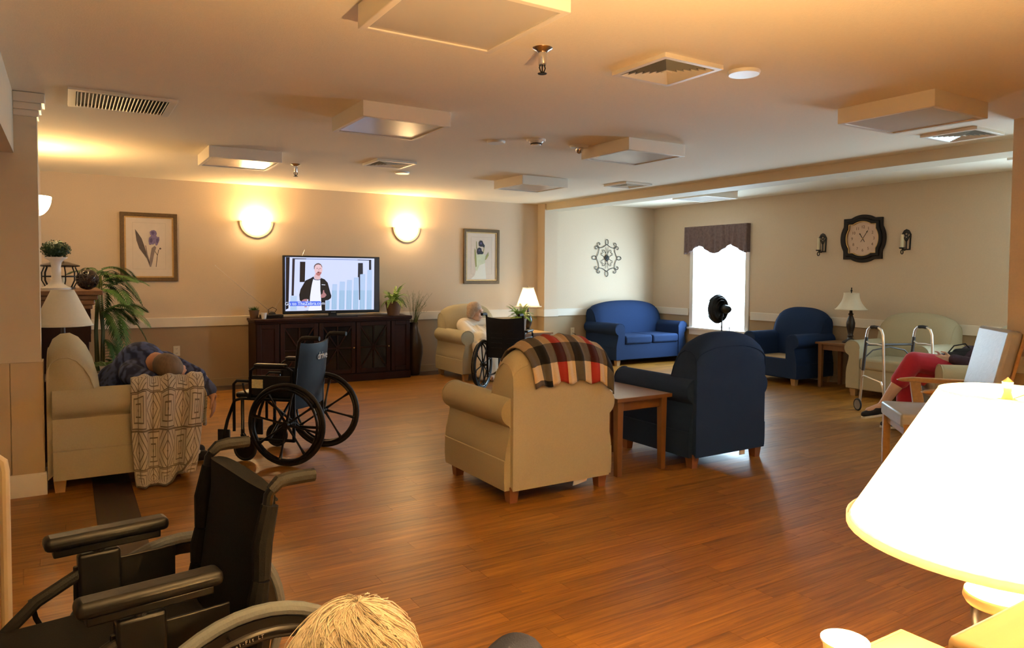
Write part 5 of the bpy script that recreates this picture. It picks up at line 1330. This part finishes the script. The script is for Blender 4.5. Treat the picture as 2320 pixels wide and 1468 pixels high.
body += [('c', shR, .05, elR, .042), ('c', elR, .04, wrR, .028)]+hand_caps(wrR, (.9, .4, -.2), (0, 0, 1), (.3, -.9, 0), 1., .6)
for i in (0, 1): body += [('c', hp+V(0, (-.09, .09)[i], 0), .08, kn[i], .06), ('c', kn[i], .058, ank[i], .038)]
blob('body', body, .0075, M_SKIN, mn, 3)
M_SHIRT = bpy.data.materials.new('blue_patterned_shirt'); M_SHIRT.use_nodes = True
nt = M_SHIRT.node_tree; b_ = nt.nodes['Principled BSDF']; b_.inputs['Roughness'].default_value = .85
tc = nt.nodes.new('ShaderNodeTexCoord'); vo = nt.nodes.new('ShaderNodeTexVoronoi'); vo.inputs['Scale'].default_value = 26; nt.links.new(tc.outputs['Object'], vo.inputs[0])
wv = nt.nodes.new('ShaderNodeTexWave'); wv.inputs['Scale'].default_value = 5; wv.inputs['Distortion'].default_value = 16; nt.links.new(tc.outputs['Object'], wv.inputs[0])
mu = nt.nodes.new('ShaderNodeMath'); mu.operation = 'MULTIPLY'; nt.links.new(vo.outputs[0], mu.inputs[0]); nt.links.new(wv.outputs[0], mu.inputs[1])
rp_ = nt.nodes.new('ShaderNodeValToRGB'); rp_.color_ramp.elements[0].position = .08; rp_.color_ramp.elements[0].color = (.012, .022, .075, 1); rp_.color_ramp.elements[1].position = .42; rp_.color_ramp.elements[1].color = (.07, .10, .26, 1)
nt.links.new(mu.outputs[0], rp_.inputs[0]); nt.links.new(rp_.outputs[0], b_.inputs['Base Color'])
blob('shirt', [('c', hp, .165, chest, .165), ('c', chest, .165, L(.47, 5.72, .765), .105), ('c', L(.38, 5.64, .70), .095, L(.60, 5.84, .735), .09), ('c', shR, .075, elR, .062),
               ('c', shL, .075, L(.82, 5.79, .63), .06), ('c', L(.80, 5.79, .635), .058, L(.895, 5.745, .525), .052), ('e', L(.33, 5.90, .62), (.17, .15, .14)), ('e', L(.50, 5.85, .77), (.12, .11, .065))], .011, M_SHIRT, mn, 3)
tr_ = []
for i in (0, 1): tr_ += [('c', hp+V(0, (-.09, .09)[i], -.02), .10, kn[i], .078), ('c', kn[i], .076, ank[i]+V(0, 0, .12), .058)]
blob('trousers', tr_+[('e', hp+V(0, 0, -.03), (.15, .18, .10))], .011, M_DARKT, mn, 3)
HMi = HM
u_ = (hu-hf.normalized()*hu.dot(hf.normalized())).normalized(); f_ = hf.normalized()
blob('hair', [('e', hd+u_*.034-f_*.018, (.087, .106, .096), HM), ('e', hd-f_*.055-u_*.02, (.076, .058, .076), HM)], .006, M_HAIRG, mn, 2)
face_bits(mn, hd, hf, hu)
for i in (0, 1):
    blob('sock', [('c', ank[i]+V(0, 0, .10), .042, ank[i], .042), ('c', ank[i], .042, ank[i]+V(.10, 0, -.045), .036)], .008, M_SOLE, mn, 2)
    blob('shoe', [('c', ank[i]+V(-.03, 0, -.05), .042, ank[i]+V(.15, 0, -.06), .038)], .008, M_SHOE, mn, 2)

# patterned grey blanket over the chair arm
M_GEO = bpy.data.materials.new('geometric_fleece'); M_GEO.use_nodes = True
nt = M_GEO.node_tree; N_ = nt.nodes; K = nt.links; b_ = N_['Principled BSDF']; b_.inputs['Roughness'].default_value = .95; b_.inputs['Sheen Weight'].default_value = .3
uv = N_.new('ShaderNodeUVMap'); uv.uv_map = 'uv'
sep = N_.new('ShaderNodeSeparateXYZ'); K.new(uv.outputs[0], sep.inputs[0])
def mth(op, a, b=None, c=None):
    n = N_.new('ShaderNodeMath'); n.operation = op
    for i, v in enumerate((a, b, c)):
        if v is None: continue
        if hasattr(v, 'links'): K.new(v, n.inputs[i])
        else: n.inputs[i].default_value = v
    return n.outputs[0]
X = mth('MULTIPLY', sep.outputs[0], 5.0); Y = mth('MULTIPLY', sep.outputs[1], 5.0)
fx = mth('ABSOLUTE', mth('SUBTRACT', mth('FRACT', X), .5)); fy = mth('ABSOLUTE', mth('SUBTRACT', mth('FRACT', Y), .5))
dia = mth('FRACT', mth('MULTIPLY', mth('ADD', fx, fy), 4.2)); sqr = mth('FRACT', mth('MULTIPLY', mth('MAXIMUM', fx, fy), 7.0))
sel = mth('GREATER_THAN', mth('FRACT', mth('MULTIPLY', mth('ADD', mth('FLOOR', X), mth('FLOOR', Y)), .5)), .25)
lin_ = mth('ADD', mth('MULTIPLY', mth('LESS_THAN', dia, .20), sel), mth('MULTIPLY', mth('LESS_THAN', sqr, .24), mth('SUBTRACT', 1., sel)))
axs = mth('MAXIMUM', mth('LESS_THAN', fx, .022), mth('GREATER_THAN', fy, .478)); lin_ = mth('MINIMUM', mth('ADD', lin_, axs), 1.)
mx = N_.new('ShaderNodeMix'); mx.data_type = 'RGBA'; mx.inputs[6].default_value = (.52, .47, .40, 1); mx.inputs[7].default_value = (.15, .12, .09, 1); K.new(lin_, mx.inputs[0]); K.new(mx.outputs[2], b_.inputs['Base Color'])
nzz = N_.new('ShaderNodeTexNoise'); nzz.inputs['Scale'].default_value = 220; bpn = N_.new('ShaderNodeBump'); bpn.inputs['Strength'].default_value = .4; bpn.inputs['Distance'].default_value = .004; K.new(nzz.outputs[0], bpn.inputs['Height']); K.new(bpn.outputs[0], b_.inputs['Normal'])
gb = thing('fleece_blanket', 'pale grey fleece blanket with brown diamond lines hanging over the chair arm', 'blanket', (.555, 5.30, 0))
# path across the arm: seat side, over the roll (centre y 5.365, z .565), down the outside to the floor
pth = [(.30, .52), (.22, .61), (.17, .665), (.11, .698), (.04, .694), (-.018, .655), (-.045, .59), (-.050, .50), (-.042, .40), (-.05, .30), (-.055, .20), (-.055, .12), (-.06, .06), (-.085, .02), (-.14, .014)]
rows = []
NP = 44
for i in range(len(pth)*3-2):
    q = i/3; a = int(q); f = q-a
    p0 = pth[a]; p1 = pth[min(a+1, len(pth)-1)]; y, z = p0[0]+(p1[0]-p0[0])*f, p0[1]+(p1[1]-p0[1])*f
    t_ = i/(len(pth)*3-3); row = []
    for j in range(NP+1):
        u = -1+2*j/NP
        dn = max(0, min(1, (t_-.30)/.7)); wdt = .205+.015*math.sin(t_*5)-.05*dn*dn
        x = u*wdt-.035*dn+.03*dn*u+.012
        fold = (.5+.5*dn)*(.028*math.sin(u*8.5+.6+t_*1.2)+.013*math.sin(u*19+t_*3))*min(1, t_*5)
        hem = -.0
        yy = y-fold if z < .62 else y; zz = z+(fold*.7 if z >= .56 else 0)
        if t_ > .86 and u > .15: zz = max(zz, .012)+ (u-.15)*.18*(t_-.86)/.14; yy += (u-.15)*.06
        row.append((x, yy+.02*0, max(.010, zz)))
    rows.append(row)
MB().grid(rows).build('blanket_cloth', M_GEO, gb, solid=.012, ang=80)
# corner of the same blanket over his knees
rows = []
for i in range(14):
    v = i/13; row = []
    for j in range(13):
        u = -1+2*j/12; row.append((.20+.10*math.sin(min(1, v*1.4)*PI/2)+.012*math.sin(u*7+v*4), .47+.11*u*(1-.25*v), .57+.02*math.sin(v*3)-.30*v*v+.012*math.cos(u*6)))
    rows.append(row)
MB().grid(rows).build('blanket_corner', M_GEO, gb, solid=.010, ang=80)

# ---- person wrapped in a white blanket in the armchair by the television wall
wm = thing('person', 'grey haired person in the armchair wrapped in a white blanket', 'person', (4.80, 8.68, .46))
o = Vector((4.80, 8.68, .46))
hd = L(4.765, 8.63, .885); hf, hu = V(.62, -.76, -.14), V(-.12, .05, 1)
hc, HM = head_caps(hd, hf, hu, 1.08)
body = hc+[('c', L(4.80, 8.72, .70), .06, hd+V(-.01, .02, -.05), .05), ('c', L(4.82, 8.74, .52), .13, L(4.80, 8.72, .66), .12)]
for s in (-1, 1):
    body += [('c', L(4.80+s*.16, 8.72, .67), .05, L(4.80+s*.20, 8.62, .50), .04), ('c', L(4.80+s*.20, 8.62, .50), .038, L(4.80+s*.10, 8.46, .53), .028)]
    body += hand_caps(L(4.80+s*.10, 8.46, .53), (-s*.5, -.8, 0), (-s*.3, .2, .9), (0, 0, -1), .9, .5)
    body += [('c', L(4.80+s*.10, 8.62, .50), .085, L(4.80+s*.11, 8.24, .52), .06), ('c', L(4.80+s*.11, 8.24, .52), .058, L(4.80+s*.11, 8.16, .12), .038), ('c', L(4.80+s*.11, 8.16, .07), .038, L(4.80+s*.11, 8.04, .045), .032)]
blob('body', body, .008, M_SKINP, wm, 3)
f_ = hf.normalized(); u_ = (hu-f_*hu.dot(f_)).normalized(); r_ = f_.cross(u_)
blob('hair', [('e', hd+u_*.048-f_*.026, (.098, .108, .090), HM), ('e', hd-f_*.062-u_*.02, (.094, .062, .098), HM), ('e', hd-f_*.015-r_*.080-u_*.01, (.028, .055, .088), HM), ('e', hd-f_*.025+r_*.080, (.028, .05, .085), HM), ('e', hd+u_*.118-f_*.01, (.040, .045, .024), HM)], .007, M_HAIRR, wm, 2)
face_bits(wm, hd, hf, hu, 1.08)
wb = thing('white_blanket', 'white blanket wrapped around the seated person and falling to the floor', 'blanket', (4.80, 8.5, .4))
o2 = Vector((4.80, 8.5, .4))
def L2(*p): return Vector(p)-o2
bc = [('c', L2(4.62, 8.69, .70), .105, L2(4.98, 8.69, .69), .105), ('c', L2(4.66, 8.66, .54), .14, L2(4.98, 8.66, .54), .14), ('c', L2(4.70, 8.60, .52), .13, L2(4.68, 8.28, .53), .105), ('c', L2(4.90, 8.60, .52), .13, L2(4.91, 8.28, .53), .105),
      ('c', L2(4.68, 8.26, .52), .10, L2(4.66, 8.17, .16), .085), ('c', L2(4.90, 8.26, .52), .10, L2(4.92, 8.16, .16), .085), ('c', L2(4.78, 8.26, .45), .095, L2(4.79, 8.16, .10), .085),
      ('c', L2(4.56, 8.62, .70), .075, L2(4.57, 8.42, .60), .075), ('c', L2(4.57, 8.45, .60), .07, L2(4.57, 8.22, .42), .06), ('c', L2(4.56, 8.22, .45), .06, L2(4.58, 8.17, .10), .06), ('c', L2(4.60, 8.62, .74), .045, L2(4.72, 8.55, .62), .05), ('c', L2(4.98, 8.62, .72), .045, L2(4.84, 8.53, .60), .05)]
for i in range(8):
    bc.append(('c', L2(4.60+.045*i, 8.57-.01*i, .70-.01*(i % 3)), .020, L2(4.62+.045*i, 8.20, .55), .022)); bc.append(('c', L2(4.58+.05*i, 8.19, .50), .022, L2(4.57+.05*i, 8.10, .04), .024))
blob('blanket_cloth', bc, .010, M_BLANKW, wb, 2)

# ---- person in red trousers, legs crossed
rd = thing('person', 'seated person in red trousers with crossed legs and black slip-on shoes', 'person', (6.86, 3.24, .46))
o = Vector((6.86, 3.24, .46))
hip = L(6.84, 3.26, .55); K1 = L(6.42, 3.52, .655); A1_ = L(6.235, 3.70, .235); K2 = L(6.50, 3.62, .50); A2_ = L(6.52, 3.66, .09)
fw2 = V(-.72, .69, 0)
chest = L(6.99, 3.12, .86); neck = L(7.0, 3.11, 1.02); hd = L(6.97, 3.13, 1.14)
# leans back low in the chair, head bowed on the chest behind the grey chair back
chest = L(6.885, 3.215, .655); neck = L(6.935, 3.165, .755); hd = L(6.955, 3.145, .835)
hf, hu = V(-.6, .55, -.55), V(-.3, .3, 1)
hc, HM = head_caps(hd, hf, hu, .98)
side_l = V(-.69, -.72, 0)
shl = chest+side_l*.17+V(0, 0, .05); shr = chest-side_l*.17+V(0, 0, .05)
ell = shl+V(-.08, .06, -.06); wrl = L(6.64, 3.32, .685); elr = shr+V(-.10, .10, -.07); wrr = L(6.69, 3.42, .68)
body = hc+[('c', chest, .12, neck, .06), ('c', neck, .052, hd, .05), ('c', hip, .12, chest, .12), ('c', shl, .05, ell, .042), ('c', ell, .04, wrl, .028), ('c', shr, .05, elr, .042), ('c', elr, .04, wrr, .028)]
body += hand_caps(wrl, (-.8, .6, -.1), (0, 0, 1), (.5, .7, 0), .95, .4)+hand_caps(wrr, (-.8, .3, -.1), (0, 0, 1), (-.5, -.7, 0), .95, .4)
body += [('c', hip, .09, K1, .06), ('c', K1, .058, K1.lerp(A1_, .35), .060), ('c', K1.lerp(A1_, .35), .060, A1_, .036), ('c', hip, .09, K2, .06), ('c', K2, .058, A2_, .036)]
body += [('c', A1_, .036, A1_+V(-.10, .06, -.04), .030), ('c', A2_, .036, A2_+V(-.08, .09, -.05), .030)]
blob('body', body, .008, M_SKINP, rd, 3)
blob('trousers', [('c', hip-side_l*.05, .13, K1, .085), ('c', K1, .085, K1.lerp(A1_, .42), .078), ('c', hip+side_l*.02, .13, K2, .085), ('c', K2, .082, K2.lerp(A2_, .55), .075), ('e', hip, (.16, .16, .12))], .010, M_RED, rd, 3)
blob('top', [('c', hip+V(0, 0, .08), .145, chest, .15), ('c', shl, .075, ell, .062), ('c', ell, .06, ell.lerp(wrl, .85), .048), ('c', shr, .075, elr, .062), ('c', elr, .06, elr.lerp(wrr, .85), .048), ('c', shl, .08, shr, .08)], .011, M_PLUM, rd, 3)
f_ = hf.normalized(); u_ = (hu-f_*hu.dot(f_)).normalized()
blob('hair', [('e', hd+u_*.036-f_*.022, (.082, .097, .086), HM), ('e', hd-f_*.055-u_*.02, (.074, .055, .075), HM)], .007, M_HAIRG, rd, 2)
face_bits(rd, hd, hf, hu, .98)
for A, d in ((A1_, V(-.88, .46, -.14)), (A2_, V(-.66, .74, -.0))):
    d = d.normalized(); dn = V(0, 0, -1); base_ = A+dn*.03
    sh = blob('shoe', [('c', base_-d*.045, .044, base_+d*.06, .040), ('c', base_+d*.06-V(0, 0, .008), .040, base_+d*.165-V(0, 0, .018), .027)], .007, M_SHOE, rd, 2)
    so = MB(); q = V(-d.y, d.x, 0).normalized(); up_ = q.cross(d)*1.; up_ = up_ if up_.z > 0 else -up_
    c0 = base_-up_*.043
    outline = [(-.088, .0), (-.075, .028), (-.03, .036), (.05, .040), (.12, .040), (.175, .026), (.197, 0), (.175, -.026), (.12, -.040), (.05, -.040), (-.03, -.036), (-.075, -.028)]
    n = len(outline); vs_ = [c0+d*a+q*b-up_*.010 for a, b in outline]+[c0+d*a+q*b+up_*.010 for a, b in outline]
    so.add(vs_, [tuple(range(n-1, -1, -1)), tuple(range(n, 2*n))]+[(i, (i+1) % n, n+(i+1) % n, n+i) for i in range(n)]); so.build('sole', M_SOLE, sh, bevel=.003)
# dark handbag beside the person
hb_ = thing('handbag', 'small black handbag with a silver clasp on the red trousered lap', 'bag', (6.68, 3.345, .645))
blob('bag_body', [('c', V(.0, .0, .05), .045, V(.10, -.08, .06), .05), ('c', V(.05, -.03, .09), .035, V(.12, -.10, .10), .035)], .009, M_SHOE, hb_, 2)
MB().tube([(-.01, .01, .09), (.02, -.02, .15), (.09, -.08, .17), (.14, -.12, .10)], .006, 6).build('strap', M_SHOE, hb_)
MB().ball((-.03, .02, .085), (.012, .012, .010), 10, 8).build('clasp', M_CHROME, hb_)

# ---- white haired person in the foreground, seen from behind and above
fg = thing('person', 'white haired person in navy trousers seated beside the lamp table', 'person', (.36, .86, .46))
o = Vector((.36, .86, .46))
hdv = V(.80, .60, 0); rt_ = V(.60, -.80, 0)
hd = L(.325, .925, .835); hf, hu = V(.74, .55, -.38), V(.3, .22, .93)
hc, HM = head_caps(hd, hf, hu, 1.)
pel = L(.36, .84, .56); chest = L(.30, .82, .66); neck = L(.295, .86, .755)
kL, kR = L(.815, 1.285, .555), L(.93, 1.10, .53)
body = hc+[('c', chest, .12, neck, .065), ('c', neck, .052, hd+V(-.02, -.02, -.04), .05), ('c', pel, .13, chest, .13)]
for s, kk in ((-1, kL), (1, kR)):
    hpj = pel+rt_*s*.09; an_ = kk+hdv*.05+V(0, 0, -.44)
    body += [('c', hpj, .09, kk, .055), ('c', kk, .055, an_, .036), ('c', an_, .036, an_+hdv*.13+V(0, 0, -.035), .032)]
    sh_ = chest+rt_*s*.17+V(0, 0, .05); el_ = sh_+hdv*.06+rt_*s*.05+V(0, 0, -.17); wr_ = L(.52, .90, .57)+rt_*s*.06
    body += [('c', sh_, .05, el_, .042), ('c', el_, .04, wr_, .028)]+hand_caps(wr_, (.8, .6, -.2), (-.6*s, .8*s, .2), (0, 0, -1), .95, .4)
blob('body', body, .008, M_SKINP, fg, 3)
blob('top', [('c', pel+V(0, 0, .05), .155, chest, .155), ('c', chest+rt_*.15+V(0, 0, .045), .085, chest-rt_*.15+V(0, 0, .045), .085)]+[q for s in (-1, 1) for q in (('c', chest+rt_*s*.17+V(0, 0, .05), .075, chest+rt_*s*.22+hdv*.06+V(0, 0, -.12), .06),)], .012, pmat('grey_cardigan', (.20, .20, .22), .9, var=.15), fg, 3)
tr_ = []
for s, kk in ((-1, kL), (1, kR)):
    hpj = pel+rt_*s*.09; an_ = kk+hdv*.05+V(0, 0, -.44); tr_ += [('c', hpj, .105, kk, .072), ('c', kk, .072, an_+V(0, 0, .06), .055)]
blob('trousers', tr_+[('e', pel, (.16, .17, .11))], .010, M_NAVYT, fg, 3)
for s, kk in ((-1, kL), (1, kR)):
    an_ = kk+hdv*.05+V(0, 0, -.44); blob('shoe', [('c', an_-hdv*.03+V(0, 0, -.055), .045, an_+hdv*.16+V(0, 0, -.065), .038)], .008, M_SHOE, fg, 2)
face_bits(fg, hd, hf, hu)
f_ = hf.normalized(); u_ = (hu-f_*hu.dot(f_)).normalized(); r_ = f_.cross(u_)
ctr = hd+u_*.022-f_*.012; rad = Vector((.084, .101, .094))
hcap = blob('hair', [('e', ctr+u_*.008-f_*.006, (.083, .098, .088), HM), ('e', hd-f_*.055-u_*.03, (.078, .058, .085), HM), ('e', hd-f_*.02-u_*.03-r_*.06, (.030, .06, .07), HM), ('e', hd-f_*.02-u_*.03+r_*.06, (.030, .06, .07), HM)], .007, M_HAIRW, fg, 3)
# strands swirl out of the crown, combed down and forward
hs = MB(); rs_ = random.Random(5)
crown = (u_*.95-f_*.30).normalized()
e1 = (f_-crown*f_.dot(crown)).normalized(); e2 = crown.cross(e1)
for i in range(2600):
    az = rs_.uniform(0, 2*PI); p0 = rs_.uniform(.02, 1.35); ln = rs_.uniform(.35, .75); tw = rs_.uniform(.2, .7); lift = rs_.uniform(1.0, 1.055)
    if rs_.random() < .04: lift += .06
    wvy = rs_.uniform(0, 6.28); amp = rs_.uniform(.02, .10); pts = []
    cl_ = math.floor(az*3.2+p0*2.)*1.7
    for k in range(7):
        t = k/6; ph = p0+ln*t; a = az+tw*t+amp*math.sin(wvy+t*6+cl_)
        n_ = crown*math.cos(ph)+(e1*math.cos(a)+e2*math.sin(a))*math.sin(ph)
        x_, y_, z_ = n_.dot(r_), n_.dot(f_), n_.dot(u_)
        k_ = 1/math.sqrt((x_/rad.x)**2+(y_/rad.y)**2+(z_/rad.z)**2)
        pts.append(ctr+n_*k_*(lift+.012*math.sin(t*PI)+.012*math.sin(cl_*3+ph*9)))
    w_ = rs_.uniform(.0006, .0012); hs.tube(pts, [w_*.6, w_, w_, w_, w_, w_*.8, w_*.2], 3, caps=False)
so_ = hs.build('hair_strands', pmat('white_hair_strand', (.62, .54, .43), .45, var=.35, scale=70), hcap, ang=180); so_['kind'] = 'stuff'
